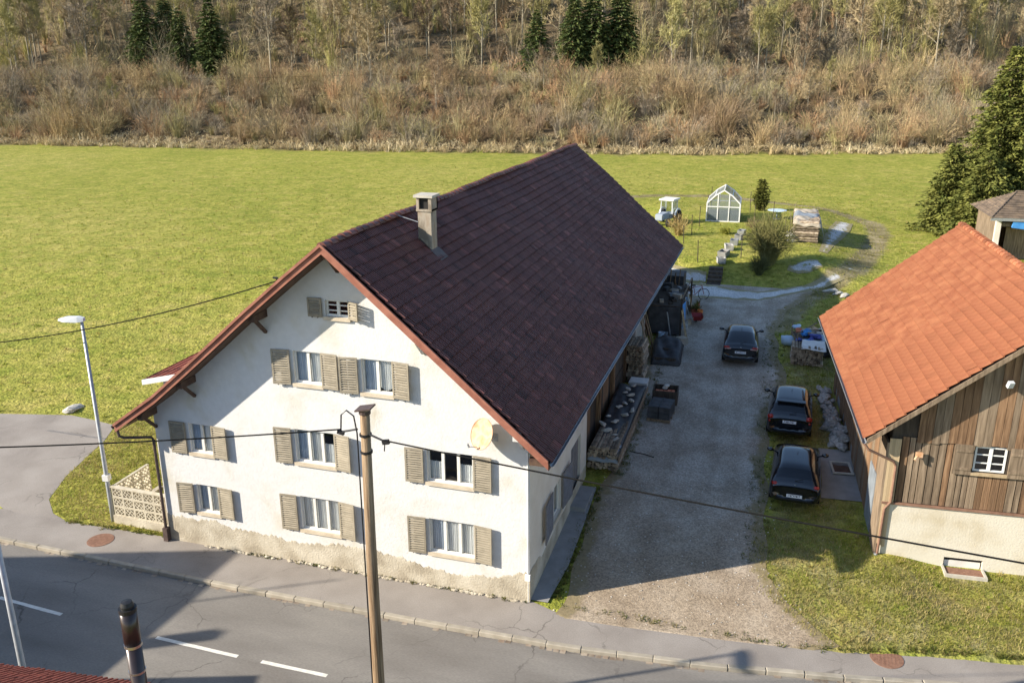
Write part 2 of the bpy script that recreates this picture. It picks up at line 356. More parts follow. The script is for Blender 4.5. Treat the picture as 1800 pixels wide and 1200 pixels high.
def ground_mat():
    m = bpy.data.materials.new('meadow'); m.use_nodes = True
    N = m.node_tree.nodes; L = m.node_tree.links; p = N["Principled BSDF"]
    tc = N.new("ShaderNodeTexCoord")
    def noise(s, d=5, dist=0):
        n = N.new("ShaderNodeTexNoise"); n.inputs['Scale'].default_value = s; n.inputs['Detail'].default_value = d; n.inputs['Distortion'].default_value = dist
        L.new(tc.outputs['Object'], n.inputs[0]); return n.outputs['Fac']
    def ramp(f, cols, lo, hi):
        r = N.new("ShaderNodeValToRGB"); e = r.color_ramp.elements
        while len(e) < len(cols): e.new(.5)
        for i, c in enumerate(cols): e[i].position = lo+(hi-lo)*i/(len(cols)-1); e[i].color = (*c, 1)
        L.new(f, r.inputs[0]); return r.outputs[0]
    def mix(f, a, b, mode='MIX'):
        x = N.new("ShaderNodeMix"); x.data_type = 'RGBA'; x.blend_type = mode
        if isinstance(f, float): x.inputs[0].default_value = f
        else: L.new(f, x.inputs[0])
        L.new(a, x.inputs[6]); L.new(b, x.inputs[7]); return x.outputs[2]
    big = ramp(noise(.045, 4), [(.235, .25, .045), (.30, .292, .058), (.36, .325, .085)], .35, .65)
    mid = ramp(noise(.6, 6, .3), [(.175, .21, .032), (.285, .283, .052), (.39, .335, .10)], .3, .72)
    g = mix(.55, big, mid)
    fine = ramp(noise(3.2, 6), [(.60, .63, .55), (1.0, 1.0, 1.0), (1.34, 1.30, 1.35)], .3, .7)
    clump = ramp(noise(.9, 7, .6), [(.82, .90, .76), (1.0, 1.0, 1.0), (1.12, 1.06, 1.18)], .32, .68)
    g = mix(1.0, g, clump, 'MULTIPLY')
    g = mix(1.0, g, fine, 'MULTIPLY')
    fine2 = ramp(noise(22, 3), [(.70, .70, .70), (1.25, 1.25, 1.25)], .3, .7)
    g = mix(1.0, g, fine2, 'MULTIPLY')
    lit = ramp(noise(.35, 6), [(.085, .062, .036), (.135, .10, .058), (.22, .17, .10)], .32, .68)
    lit = mix(1.0, lit, fine, 'MULTIPLY')
    at = N.new("ShaderNodeAttribute"); at.attribute_name = 'hill'
    c = mix(at.outputs['Fac'], g, lit)
    wr = N.new("ShaderNodeAttribute"); wr.attribute_name = 'worn'
    ns = noise(1.3, 6)
    mm = N.new("ShaderNodeMath"); mm.operation = 'MULTIPLY_ADD'; mm.inputs[1].default_value = .9; L.new(ns, mm.inputs[0]); L.new(wr.outputs['Fac'], mm.inputs[2])
    sb = N.new("ShaderNodeMapRange"); sb.inputs[1].default_value = .72; sb.inputs[2].default_value = 1.15; L.new(mm.outputs[0], sb.inputs[0])
    dirt = ramp(noise(1.0, 6), [(.15, .125, .055), (.24, .205, .10), (.36, .30, .18)], .3, .7)
    dirt = mix(1.0, dirt, fine2, 'MULTIPLY')
    c = mix(sb.outputs[0], c, dirt)
    L.new(c, p.inputs['Base Color']); p.inputs['Roughness'].default_value = .95; p.inputs['Specular IOR Level'].default_value = .1
    nb = N.new("ShaderNodeTexNoise"); nb.inputs['Scale'].default_value = 7; nb.inputs['Detail'].default_value = 6; L.new(tc.outputs['Object'], nb.inputs[0])
    bp = N.new("ShaderNodeBump"); bp.inputs['Strength'].default_value = .9; bp.inputs['Distance'].default_value = .12
    L.new(nb.outputs['Fac'], bp.inputs['Height']); L.new(bp.outputs[0], p.inputs['Normal'])
    MATS['meadow'] = m
ground_mat()
V = np.stack([X.ravel(), Y.ravel(), Z.ravel()], 1)
me = fast_mesh('ground', V, F, 'meadow', smooth=True)
u_, l_ = hill(V[:, 0], V[:, 1])
h_at = ss(-5, 1.5, u_+1.5*np.sin(l_*.5)+1.0*np.sin(l_*1.7))
a = me.attributes.new('hill', 'FLOAT', 'POINT'); a.data.foreach_set('value', h_at.astype(np.float32))
def seg_dist(x, y, pts):
    d = np.full(np.shape(x), 1e9)
    for (ax, ay), (bx, by) in zip(pts[:-1], pts[1:]):
        t = np.clip(((x-ax)*(bx-ax)+(y-ay)*(by-ay))/((bx-ax)**2+(by-ay)**2), 0, 1)
        d = np.minimum(d, np.hypot(x-ax-t*(bx-ax), y-ay-t*(by-ay)))
    return d
TRACK = [(6.5, 25.5), (7.6, 30), (9.2, 34), (11.2, 38.5), (12.6, 45), (13.8, 52), (13.6, 57), (11.0, 61), (6, 66), (0, 69.2), (-6, 68.5), (-12, 65)]
worn = np.maximum.reduce([0.86*(1-ss(.3, 1.5, seg_dist(V[:, 0], V[:, 1], TRACK))),
    .42*(1-ss(1, 6, np.hypot((V[:, 0]-9.6)/1.0, (V[:, 1]-48)/2.2))),
    .50*(1-ss(.5, 2.6, seg_dist(V[:, 0], V[:, 1], [(8.0, 6), (8.3, 14), (8.4, 24)]))),
    .46*(1-ss(1.2, 4.2, seg_dist(V[:, 0], V[:, 1], [(7.2, 3.4), (8.6, 2.2), (14, 3.2)]))),
    .25*(1-ss(2, 6, np.hypot(V[:, 0]+2.5, (V[:, 1]-60))))])
a = me.attributes.new('worn', 'FLOAT', 'POINT'); a.data.foreach_set('value', worn.astype(np.float32))
ground = bpy.data.objects.new('ground', me); col.objects.link(ground); ground['kind'] = 'structure'

def strip_sheet(name, rows, material, nacross=10, lift=.006, kind='structure', fixed=None):
    """rows: list of (xl,yl,xr,yr); a sheet laid over the terrain between the two border lines; 'edge' attr = distance in from the border"""
    V = []; E_ = []
    for xl, yl, xr, yr in rows:
        w = math.hypot(xr-xl, yr-yl)
        for k in range(nacross+1):
            t = k/nacross; x = xl+(xr-xl)*t; y = yl+(yr-yl)*t
            V.append((x, y, fixed if fixed is not None else tzs(x, y)+lift)); E_.append(min(t, 1-t)*w)
    n = nacross+1; F = []
    for i in range(len(rows)-1):
        for k in range(nacross):
            p = i*n+k; F += [(p, p+1, p+n+1), (p, p+n+1, p+n)]
    me = fast_mesh(name, np.array(V), np.array(F), material, smooth=True)
    a = me.attributes.new('edge', 'FLOAT', 'POINT'); a.data.foreach_set('value', np.array(E_, np.float32))
    o = bpy.data.objects.new(name, me); col.objects.link(o); o['kind'] = kind
    return o

# ------------------------------------------------------------------ road, pavement, kerb
xs = np.arange(-60, 60.1, .5)
road = strip_sheet('road', [(x, float(kerb_y(x))-.02, x, float(kerb_y(x))-5.75) for x in xs], 'asphalt', 12, fixed=-.115)
near = strip_sheet('pavement_near', [(x, float(kerb_y(x))-5.75, x, float(kerb_y(x))-7.3) for x in xs], 'pavement', 3, fixed=0.0)
pave = strip_sheet('pavement', [(x, float(kerb_y(x))+.13, x, float(back_y(x))+.03) for x in xs], 'pavement', 5, fixed=0.004)
ks = MB().box(-.497, .497, 0, .16, -.2, .012); kbm = bmesh.new()
kme = ks.mesh('kerb_stone'); kbm.from_mesh(kme); bmesh.ops.bevel(kbm, geom=kbm.edges[:], offset=.018, segments=1, affect='EDGES'); kbm.to_mesh(kme); kbm.free(); kme.materials.append(MATS['kerb'])
gme = MB().box(-.1, .1, -.14, 0, -.2, -.106).mesh('gutter_stone'); gme.materials.append(MATS['gutter_stone'])
for i in range(-26, 26):
    x = i+.5; y = float(kerb_y(x)); an = math.atan2(float(kerb_y(x+.5)-kerb_y(x-.5)), 1)
    inst('kerb_stone', kme, pave, (x, y, rng.uniform(-.006, .006)), (rng.uniform(-.01, .01), 0, an+rng.uniform(-.006, .006)))
    for j in range(5):
        if rng.random() < .62:
            xx = i+.1+j*.2; inst('gutter_stone', gme, pave, (xx, float(kerb_y(xx))-.004, rng.uniform(-.012, .004)), (0, 0, an+rng.uniform(-.06, .06)), (rng.uniform(.75, .95), rng.uniform(.6, 1), 1))
ndk = MB()
for i in range(-26, 26): ndk.box(i+.004, i+.996, float(kerb_y(i+.5))-5.87, float(kerb_y(i+.5))-5.74, -.2, .012)
ndk.build('kerb_line', 'kerb', near)
dm = []
for (x0, y0), (x1, y1) in [((-18.9, -4.2), (-16.6, -4.27)), ((-15.93, -4.36), (-13.39, -4.52)), ((-9.91, -4.62), (-7.16, -4.68)), ((-6.4, -4.68), (-4.37, -4.68)), ((0, -4.6), (2.6, -4.5)), ((6.5, -4.2), (9, -3.8))]:
    mb = MB(); d = Vector((x1-x0, y1-y0, 0)).normalized(); nrm = Vector((-d.y, d.x, 0))*.065
    n = 8; vs = []
    for k in range(n+1):
        p = Vector((x0, y0, -.1105)).lerp(Vector((x1, y1, -.1105)), k/n); vs += [p-nrm*rng.uniform(.9, 1.05), p+nrm*rng.uniform(.9, 1.05)]
    mb.add(vs, [(2*k, 2*k+2, 2*k+3, 2*k+1) for k in range(n)]); mb.build('lane_marking', 'paint_white', road)
def manhole(x, y, label):
    t = thing('manhole_cover', label, 'manhole cover', (x, y, .004))
    MB().lathe([(.44, 0), (.44, .012), (.37, .014), (.37, .004)], 28).build('frame', 'rust_iron', t)
    m = MB().lathe([(.365, .002), (.365, .012), (.001, .012)], 28)
    for i in range(-3, 4):
        for j in range(-3, 4):
            if math.hypot(i, j) < 3.3: m.cbox((i*.095, j*.095, .014), (.05, .05, .008))
    m.build('lid', 'rust_iron', t)
manhole(-15.2, -.78, 'round rusty manhole cover in the pavement near the street lamp')
manhole(10.15, .30, 'round rusty manhole cover in the pavement below the grass at right')

# asphalt yard at left, opening off the pavement
strip_sheet('yard', [(-60, 7.5, -60, 1.9), (-45, 6.9, -45, .6), (-34, 6.6, -34, .2), (-28, 6.2, -28, 0), (-25.6, 6.7, -25.6, -.05), (-23.6, 7.1, -23.6, -.08), (-22.2, 6.95, -22.0, -.1), (-20.9, 6.75, -21.0, -.1), (-20.35, 5.4, -20.5, -.1), (-20.1, 4.2, -20.1, -.1), (-19.75, 2.6, -19.75, -.1), (-19.1, 1.0, -19.2, -.1), (-18.2, .25, -18.3, -.1), (-17.4, -.03, -17.5, -.12)], 'pavement', 14, lift=.008)
def gravel_mat(name, cols, grass, edge_w=.8, bright=1.0):
    m = mat(name, cols, scale=.8, rough=.97, bump=.5, bscale=26, voro=.3, fscale=22, fine=0)
    N = m.node_tree.nodes; L = m.node_tree.links; p = N["Principled BSDF"]
    src = p.inputs['Base Color'].links[0].from_socket
    tc = N.new("ShaderNodeTexCoord"); nz = N.new("ShaderNodeTexNoise"); nz.inputs['Scale'].default_value = 1.7; nz.inputs['Detail'].default_value = 6; L.new(tc.outputs['Object'], nz.inputs[0])
    at = N.new("ShaderNodeAttribute"); at.attribute_name = 'edge'
    mr = N.new("ShaderNodeMapRange"); mr.inputs[1].default_value = 0; mr.inputs[2].default_value = edge_w; mr.inputs[3].default_value = -.45; mr.inputs[4].default_value = .45; L.new(at.outputs['Fac'], mr.inputs[0])
    ad = N.new("ShaderNodeMath"); ad.operation = 'ADD'; L.new(mr.outputs[0], ad.inputs[0]); L.new(nz.outputs['Fac'], ad.inputs[1])
    m2 = N.new("ShaderNodeMapRange"); m2.inputs[1].default_value = .36; m2.inputs[2].default_value = .60; L.new(ad.outputs[0], m2.inputs[0])
    ru = N.new("ShaderNodeAttribute"); ru.attribute_name = 'rut'
    r2 = N.new("ShaderNodeMath"); r2.operation = 'MULTIPLY_ADD'; r2.inputs[1].default_value = 1.1; r2.inputs[2].default_value = -.25; L.new(nz.outputs['Fac'], r2.inputs[0])
    r3 = N.new("ShaderNodeMath"); r3.operation = 'MULTIPLY'; r3.use_clamp = True; L.new(r2.outputs[0], r3.inputs[0]); L.new(ru.outputs['Fac'], r3.inputs[1])
    rm = N.new("ShaderNodeMix"); rm.data_type = 'RGBA'; rm.blend_type = 'MULTIPLY'; L.new(r3.outputs[0], rm.inputs[0]); L.new(src, rm.inputs[6]); rm.inputs[7].default_value = (.52, .48, .42, 1); src = rm.outputs[2]
    gr = N.new("ShaderNodeValToRGB"); gr.color_ramp.elements[0].color = (*[v*.7 for v in grass], 1); gr.color_ramp.elements[1].color = (*[v*1.4 for v in grass], 1)
    n3 = N.new("ShaderNodeTexNoise"); n3.inputs['Scale'].default_value = 9; L.new(tc.outputs['Object'], n3.inputs[0]); L.new(n3.outputs['Fac'], gr.inputs[0])
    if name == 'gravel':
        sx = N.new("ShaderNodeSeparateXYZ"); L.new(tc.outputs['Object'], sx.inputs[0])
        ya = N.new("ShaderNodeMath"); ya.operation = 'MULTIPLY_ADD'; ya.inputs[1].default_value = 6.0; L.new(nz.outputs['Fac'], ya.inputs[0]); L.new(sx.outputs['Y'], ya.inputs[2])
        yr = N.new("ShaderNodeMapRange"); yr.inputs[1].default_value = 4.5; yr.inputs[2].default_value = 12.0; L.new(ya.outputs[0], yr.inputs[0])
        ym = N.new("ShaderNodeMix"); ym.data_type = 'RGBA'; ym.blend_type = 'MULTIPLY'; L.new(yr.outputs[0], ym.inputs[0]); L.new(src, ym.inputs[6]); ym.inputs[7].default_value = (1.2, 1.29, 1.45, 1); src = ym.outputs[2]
    mx = N.new("ShaderNodeMix"); mx.data_type = 'RGBA'; L.new(m2.outputs[0], mx.inputs[0]); L.new(gr.outputs[0], mx.inputs[6]); L.new(src, mx.inputs[7]); L.new(mx.outputs[2], p.inputs['Base Color'])
gravel_mat('gravel', [(.265, .205, .142), (.325, .258, .185), (.38, .31, .23)], (.23, .185, .105), .9)
gravel_mat('gravel_white', [(.46, .45, .43), (.54, .53, .51), (.60, .59, .57)], (.28, .24, .13), .8)
DL = [(-.35, .95), (.3, 1.0), (3, .85), (6.5, .62), (8, .9), (13, .75), (19, .4), (26, .4), (32, .2), (33.2, .3)]
DR = [(-.35, 7.3), (.4, 8.9), (1.0, 8.2), (2, 7.5), (3.8, 6.75), (7, 6.7), (11, 6.55), (15, 6.5), (17.8, 7.25), (21, 6.85), (24.2, 6.5), (27, 6.8), (29, 7.2), (31, 7.9), (33.2, 8.9)]
ys = np.concatenate([np.arange(-.9, 1.2, .06), np.arange(1.2, 33.3, .4)])
rows = []
for y in ys:
    xl = float(np.interp(y, [p[0] for p in DL], [p[1] for p in DL]))+.06*math.sin(y*2.3); xr = float(np.interp(y, [p[0] for p in DR], [p[1] for p in DR]))+.1*math.sin(y*1.7)
    yl = yr = y
    rows.append((xl, yl, xr, yr))
drive = strip_sheet('driveway', rows, 'gravel', 40, lift=.014)
dv = np.zeros(len(drive.data.vertices)*3, np.float32); drive.data.vertices.foreach_get('co', dv); dv = dv.reshape(-1, 3)
rut = np.maximum.reduce([np.exp(-((dv[:, 0]-c-.25*np.sin(dv[:, 1]*.2))/.24)**2) for c in (2.7, 4.2, 5.15, 6.3)])*.75*ss(-1, 4, dv[:, 1]) + .9*np.exp(-((dv[:, 0]-1.1)/.4)**2)*(1-ss(6, 9, dv[:, 1]))
a = drive.data.attributes.new('rut', 'FLOAT', 'POINT'); a.data.foreach_set('value', np.clip(rut, 0, 1).astype(np.float32))
strip_sheet('path', [(.3, 29.9, .3, 33.6), (1.3, 30.0, 1.3, 33.2), (2.6, 30.1, 2.6, 32.9), (4, 30.1, 4, 32.4), (5.3, 30.2, 5.3, 32.1), (6.5, 31.2, 6.5, 33.0), (7.4, 32.2, 7.3, 33.7), (8.2, 32.9, 8.0, 34.2), (9.2, 33.9, 8.6, 34.9), (10.4, 35.6, 9.6, 36.2), (11.4, 38, 10.4, 38.3)], 'gravel_white', 10, lift=.022)
strip_sheet('terrace', [(-.8, 33.6, -.8, 36.0), (.2, 33.5, .2, 35.6), (1.0, 33.4, 1.0, 35.4), (2.0, 33.4, 1.9, 35.2)], 'gravel_white', 6, lift=.02)
strip_sheet('chalk_patch', [(6.9, 35.9, 7.0, 36.5), (7.6, 35.6, 7.7, 37.4), (8.3, 35.8, 8.3, 38.3), (8.8, 36.4, 8.8, 38.4), (9.1, 36.8, 9.0, 37.4)], 'gravel_white', 8, lift=.02)
strip_sheet('chalk_trail', [(8.9, 41, 9.5, 41), (9.2, 44, 10.0, 44), (9.5, 48, 10.8, 48), (10.0, 52, 11.6, 52.5), (10.6, 55.5, 12.0, 56)], 'gravel_white', 8, lift=.02)
strip_sheet('apron_slab', [(.02, .06, .55, .06), (.02, 2, .72, 2), (.02, 4.5, .68, 4.5), (.02, 6.9, .6, 6.9)], 'slab', 4, lift=.05)
strip_sheet('barn_slab', [(8.55, 8.3, 9.95, 8.4), (8.6, 9.6, 9.9, 9.7), (8.6, 11.2, 9.85, 11.3), (8.5, 12.1, 9.8, 12.2)], 'slab', 4, lift=.03)

# ------------------------------------------------------------------ farmhouse
HX0, HL = -12.94, 29.28
house = thing('farmhouse', 'large old white plastered farmhouse with a dark tiled gable roof', 'house', (0, 0, 0))
RIDGE = (-5.78, 10.86)
LEFTP = [(-5.78, 10.86), (-7.08, 9.84), (-8.46, 8.72), (-9.54, 7.80), (-10.67, 6.85), (-12.09, 5.68), (-13.77, 4.51)]
RIGHTP = [(-5.78, 10.86), (.78, 5.18)]
def roof_z(x):
    if x >= RIDGE[0]: return RIDGE[1]-(x-RIDGE[0])*(10.86-5.18)/6.56
    xs_ = [p[0] for p in LEFTP][::-1]; zs_ = [p[1] for p in LEFTP][::-1]
    return float(np.interp(x, xs_, zs_))
def wall_holes(mb, u0, u1, top, holes, fn, v0=-.3, du=.6, depth=.2):
    us = sorted(set([round(v, 4) for v in list(np.arange(u0, u1, du))+[u1]+[h[0] for h in holes]+[h[1] for h in holes]]))
    for ua, ub in zip(us[:-1], us[1:]):
        vs_ = sorted(set([v0, 20.]+[h[2] for h in holes if h[0] < ub-1e-6 and h[1] > ua+1e-6]+[h[3] for h in holes if h[0] < ub-1e-6 and h[1] > ua+1e-6]))
        ta, tb = top(ua), top(ub)
        for va, vb in zip(vs_[:-1], vs_[1:]):
            um, vm = (ua+ub)/2, (va+vb)/2
            if any(h[0] < um < h[1] and h[2] < vm < h[3] for h in holes): continue
            if va >= max(ta, tb): continue
            q = [fn(ua, min(va, ta), 0), fn(ub, min(va, tb), 0), fn(ub, min(vb, tb), 0), fn(ua, min(vb, ta), 0)]
            mb.add(q, [(0, 1, 2, 3)])
    for h in holes:
        c = [(h[0], h[2]), (h[1], h[2]), (h[1], h[3]), (h[0], h[3])]
        for k in range(4):
            p, q = c[k], c[(k+1) % 4]
            mb.add([fn(p[0], p[1], 0), fn(q[0], q[1], 0), fn(q[0], q[1], -depth), fn(p[0], p[1], -depth)], [(0, 1, 2, 3)])
FR = lambda u, v, w: (u, -w, v)            # front facade: w = outwards (towards -y)
SD = lambda u, v, w: (w, u, v)             # right side wall: u along +y, w outwards (+x)
WIN = [(-3.22, -1.75, 3.62, 4.66, 3), (-7.68, -6.29, 3.66, 4.78, 3), (-11.62, -10.74, 3.47, 4.50, 2), (-3.22, -1.75, 1.20, 2.36, 3), (-7.68, -6.29, 1.27, 2.45, 3),
       (-11.60, -10.75, 1.28, 2.30, 2), (-7.50, -6.55, 6.34, 7.38, 2), (-5.22, -4.22, 6.28, 7.34, 2), (-6.28, -5.50, 8.56, 9.06, 2)]
front = MB(); wall_holes(front, HX0, 0, lambda x: roof_z(x)-.12, [w[:4] for w in WIN], FR)
fw_o = front.build('front_wall', 'plaster', house)
sw = MB(); wall_holes(sw, 0, 7.75, lambda y: 5.45, [(2.55, 3.75, 1.22, 2.42), (5.2, 6.75, .35, 2.75)], SD)
sw.box(-.3, -.001, 7.75-.3, 7.75, 0, 5.4)
sw.build('side_wall', 'plaster_side', house)
ow = MB()
ow.add([(HX0, 0, -.3), (HX0, HL, -.3), (HX0, HL, 5.0), (HX0, 0, 5.0)], [(0, 1, 2, 3)])
wall_holes(ow, HX0, 0, lambda x: roof_z(x)-.12, [], lambda u, v, w: (u, HL, v))
ow.build('rear_wall', 'plaster_side', house)
# cement plinth with an uneven upper border
pt = [(-12.96, 1.0), (-12.4, .95), (-11.7, .92), (-11.1, .98), (-10.4, .84), (-9.5, .82), (-8.6, .74), (-7.6, .72), (-6.8, .82), (-5.9, .9), (-5.0, .86), (-3.9, .72), (-3.1, .60), (-2.4, .50), (-1.9, .54), (-1.5, .64), (-.9, .72), (-.3, .93), (.015, 1.0)]
mb = MB(); vs = []
NP = 420
for i in range(NP):
    x = -12.955+12.97*i/(NP-1); z = float(np.interp(x, [p[0] for p in pt], [p[1] for p in pt]))+.04*math.sin(x*4.1)*math.sin(x*1.3)+.03*math.sin(x*11.7+1)*math.sin(x*2.9)+rng.gauss(0, .012)+.03*math.sin(x*23+3*math.sin(x*5))
    vs += [(x, -.012, -.2), (x, -.010, z-.02), (x, -.001, z+.02)]
mb.add(vs, [(3*i, 3*i+3, 3*i+4, 3*i+1) for i in range(NP-1)]+[(3*i+1, 3*i+4, 3*i+5, 3*i+2) for i in range(NP-1)])
vs = []
for i in range(40):
    y = -.018+7.7*i/39; z = 1.0-.06*y+.06*math.sin(y*3)+.03*math.sin(y*8) if y < 1.2 else .72+.045*y+.03*math.sin(y*4)
    vs += [(.016, y, -.2), (.016, y, z), (.0, y, z+.012)]
mb.add(vs, [(3*i, 3*i+3, 3*i+4, 3*i+1) for i in range(39)]+[(3*i+1, 3*i+4, 3*i+5, 3*i+2) for i in range(39)])
mb.build('plinth', 'plinth', house)
# rubble and weeds where the plinth meets the pavement
mb = MB()
for i in range(150):
    x = -11.5+11.3*rng.random()**.9; s = rng.uniform(.03, .09)
    mb.blob((x, -.05-rng.random()*.06, .02), (s*1.3, s*.7, s*.6), i, rng.random(), sub=0)
mb.build('rubble_edge', 'plinth', house, kind='stuff')

def make_shutter(u0, u1, v0, v1, fn, material='shutter', tilt=0.0, hinge_right=True):
    w = u1-u0; hgt = v1-v0
    hu = u1 if hinge_right else u0
    sgn = -1 if hinge_right else 1
    def loc(a, v, d):            # a measured from the hinge
        ca, sa = math.cos(tilt), math.sin(tilt)
        return fn(hu+sgn*(a*ca-d*sa), v0+v, .05+a*sa+d*ca)
    def bx(mb, a0, a1, z0, z1, d0, d1):
        mb.add([loc(a0, z0, d0), loc(a1, z0, d0), loc(a1, z0, d1), loc(a0, z0, d1), loc(a0, z1, d0), loc(a1, z1, d0), loc(a1, z1, d1), loc(a0, z1, d1)],
               [(0, 1, 2, 3), (4, 7, 6, 5), (0, 4, 5, 1), (1, 5, 6, 2), (2, 6, 7, 3), (3, 7, 4, 0)])
    fr = MB(); bx(fr, 0, .055, 0, hgt, 0, .04); bx(fr, w-.055, w, 0, hgt, 0, .04); bx(fr, .055, w-.055, 0, .07, .001, .039); bx(fr, .055, w-.055, hgt-.06, hgt, .001, .039)
    o = fr.build('shutter', material, house)
    sl = MB(); n = int((hgt-.13)/.074)
    for k in range(n):
        z = .075+k*(hgt-.14)/n; j = rng.uniform(-.010, .010); j2 = rng.uniform(-.010, .010)
        sl.add([loc(.05, z+j, .042), loc(w-.05, z+j2, .042), loc(w-.05, z+.050, .0), loc(.05, z+.050, .0), loc(.05, z+j+.010, .048), loc(w-.05, z+j2+.010, .048)], [(0, 1, 2, 3), (0, 4, 5, 1), (4, 3, 2, 5)])
    sl.build('slats', material, o)
    hk = MB(); bx(hk, w*.3, w*.36, -.03, .01, -.05, .03); bx(hk, w*.7, w*.76, -.03, .01, -.05, .03); hk.build('stay', 'metal_black', o)

def make_window(parent, u0, u1, v0, v1, n, fn, curtain=('sheer',), depth=.09, fmat='frame_white', sill=True, bars=0, back=True):
    def bx(mb, a0, a1, z0, z1, d0, d1):
        mb.add([fn(a0, z0, d0), fn(a1, z0, d0), fn(a1, z0, d1), fn(a0, z0, d1), fn(a0, z1, d0), fn(a1, z1, d0), fn(a1, z1, d1), fn(a0, z1, d1)],
               [(0, 1, 2, 3), (4, 7, 6, 5), (0, 4, 5, 1), (1, 5, 6, 2), (2, 6, 7, 3), (3, 7, 4, 0)])
    f = MB(); d0, d1 = -depth-.05, -depth
    t = .055
    bx(f, u0, u0+t, v0, v1, d0, d1); bx(f, u1-t, u1, v0, v1, d0, d1); bx(f, u0+t, u1-t, v0, v0+t, d0, d1-.002); bx(f, u0+t, u1-t, v1-t, v1, d0, d1-.002)
    w = (u1-u0)/n
    for k in range(1, n): bx(f, u0+k*w-.045, u0+k*w+.045, v0+t, v1-t, d0, d1+.012)
    for k in range(n):
        for j in range(bars):
            zz = v0+(v1-v0)*(j+1)/(bars+1); bx(f, u0+k*w+.045, u0+(k+1)*w-.045, zz-.016, zz+.016, d0+.01, d1-.004)
    o = f.build('window', fmat, parent)
    for k in range(n):
        a0 = u0+k*w+.046; a1 = u0+(k+1)*w-.046
        g = MB(); g.add([fn(a0, v0+t, d0+.02), fn(a1, v0+t, d0+.02), fn(a1, v1-t, d0+.02), fn(a0, v1-t, d0+.02)], [(0, 1, 2, 3)]); g.build('pane', 'window_glass', o)
        c = curtain[k % len(curtain)]
        if c:
            cm = MB(); vs = []; N_ = 22
            top = v1-t-.02 if c != 'half' else v0+(v1-v0)*.6
            cx0, cx1 = (a0-.02, a1+.02)
            for q in range(N_+1):
                x = cx0+(cx1-cx0)*q/N_; dd = d0-.035-.018*math.sin(q*1.9+k)-.01*math.sin(q*.7)
                lift = 0.0
                if c == 'swag': lift = .32*abs(q/N_-.42)**1.3
                vs += [fn(x, v0+.04+lift, dd-.01), fn(x, top, dd)]
            cm.add(vs, [(2*q, 2*q+2, 2*q+3, 2*q+1) for q in range(N_)]); cm.build('curtain', 'curtain_blue' if c == 'blue' else 'curtain', o)
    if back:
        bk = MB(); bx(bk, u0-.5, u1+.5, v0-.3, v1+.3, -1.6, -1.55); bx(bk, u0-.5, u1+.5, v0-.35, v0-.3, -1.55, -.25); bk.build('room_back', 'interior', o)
    if sill:
        s = MB(); bx(s, u0-.05, u1+.05, v0-.11, v0-.002, -depth, .07); s.build('sill', 'sill', o)
    return o
CUR = [('half', None, 'half'), ('blue', 'sheer', 'half'), ('blue', 'sheer'), ('blue', 'sheer', 'sheer'), ('sheer', 'sheer', 'sheer'), ('blue', 'sheer'), ('blue', 'sheer'), ('blue', 'swag'), (None, None)]
for i, w in enumerate(WIN):
    make_window(house, *w, FR, CUR[i], bars=2 if i == 8 else 0, fmat='frame_white')
    sw_ = .57 if i < 8 else .40
    lw_ = .58 if i < 8 else .45
    if i == 8:
        make_shutter(w[0]-.08-lw_, w[0]-.08, w[2]-.02, w[3]+.06, FR, tilt=.05, hinge_right=True)
        make_shutter(w[1]+.02, w[1]+.02+sw_, w[2]-.02, w[3]+.02, FR, tilt=.4, hinge_right=False)
    else:
        make_shutter(w[0]-.10-lw_, w[0]-.10, w[2]-.05, w[3]+.03, FR, tilt=rng.uniform(.03, .14), hinge_right=True)
        make_shutter(w[1]+.03, w[1]+.03+sw_, w[2]-.05, w[3]+.03, FR, tilt=rng.uniform(.05, .18), hinge_right=False)
make_window(house, 2.55, 3.75, 1.22, 2.42, 2, SD, ('sheer', None))
make_shutter(1.35, 2.47, 1.20, 2.52, SD, 'shutter_dark', .06, True); make_shutter(3.80, 4.92, 1.20, 2.52, SD, 'shutter_dark', .06, False)
mb = MB(); mb.box(-.16, -.10, 5.2, 6.75, .35, 2.75)
d = mb.build('door', 'shutter_dark', house)
for k in range(3): MB().box(-.10, -.085, 5.35+k*.45, 5.7+k*.45, .6, 2.6).build('panel', 'shutter_dark', d)
MB().tube([(-.08, 6.55, 1.45), (-.03, 6.55, 1.45), (-.03, 6.45, 1.45)], .012, 6).build('handle', 'steel', d)
MB().box(0, .55, 5.15, 6.85, .0, tzs(0, 6)+.16).build('door_step', 'slab', house)
mb = MB(); mb.lathe([(.001, .05), (.17, .05), (.19, 0), (.17, -.04), (.001, -.04)], 16)
o = mb.build('round_shield', 'shutter_dark', house); o.location = (.06, 5.02, 1.72); o.rotation_euler = (0, math.pi/2, 0)

# roof: deck, tiles, boards, ridge
deck = MB()
y0, y1 = -.85, HL+.5
prof = [(.78, 5.18)]+LEFTP
for (xa, za), (xb, zb) in zip(prof[:-1], prof[1:]):
    deck.add([(xa, y0, za-.19), (xa, y1, za-.19), (xb, y1, zb-.19), (xb, y0, zb-.19)], [(0, 1, 2, 3)])
    deck.add([(xa, y0, za-.26), (xa, y1, za-.26), (xb, y1, zb-.26), (xb, y0, zb-.26)], [(3, 2, 1, 0)])
deck.add([(.78, y0, 5.13), (.78, y1, 5.13), (.78, y1, 4.90), (.78, y0, 4.90)], [(0, 1, 2, 3)])
roof = deck.build('roof', 'soffit', house)

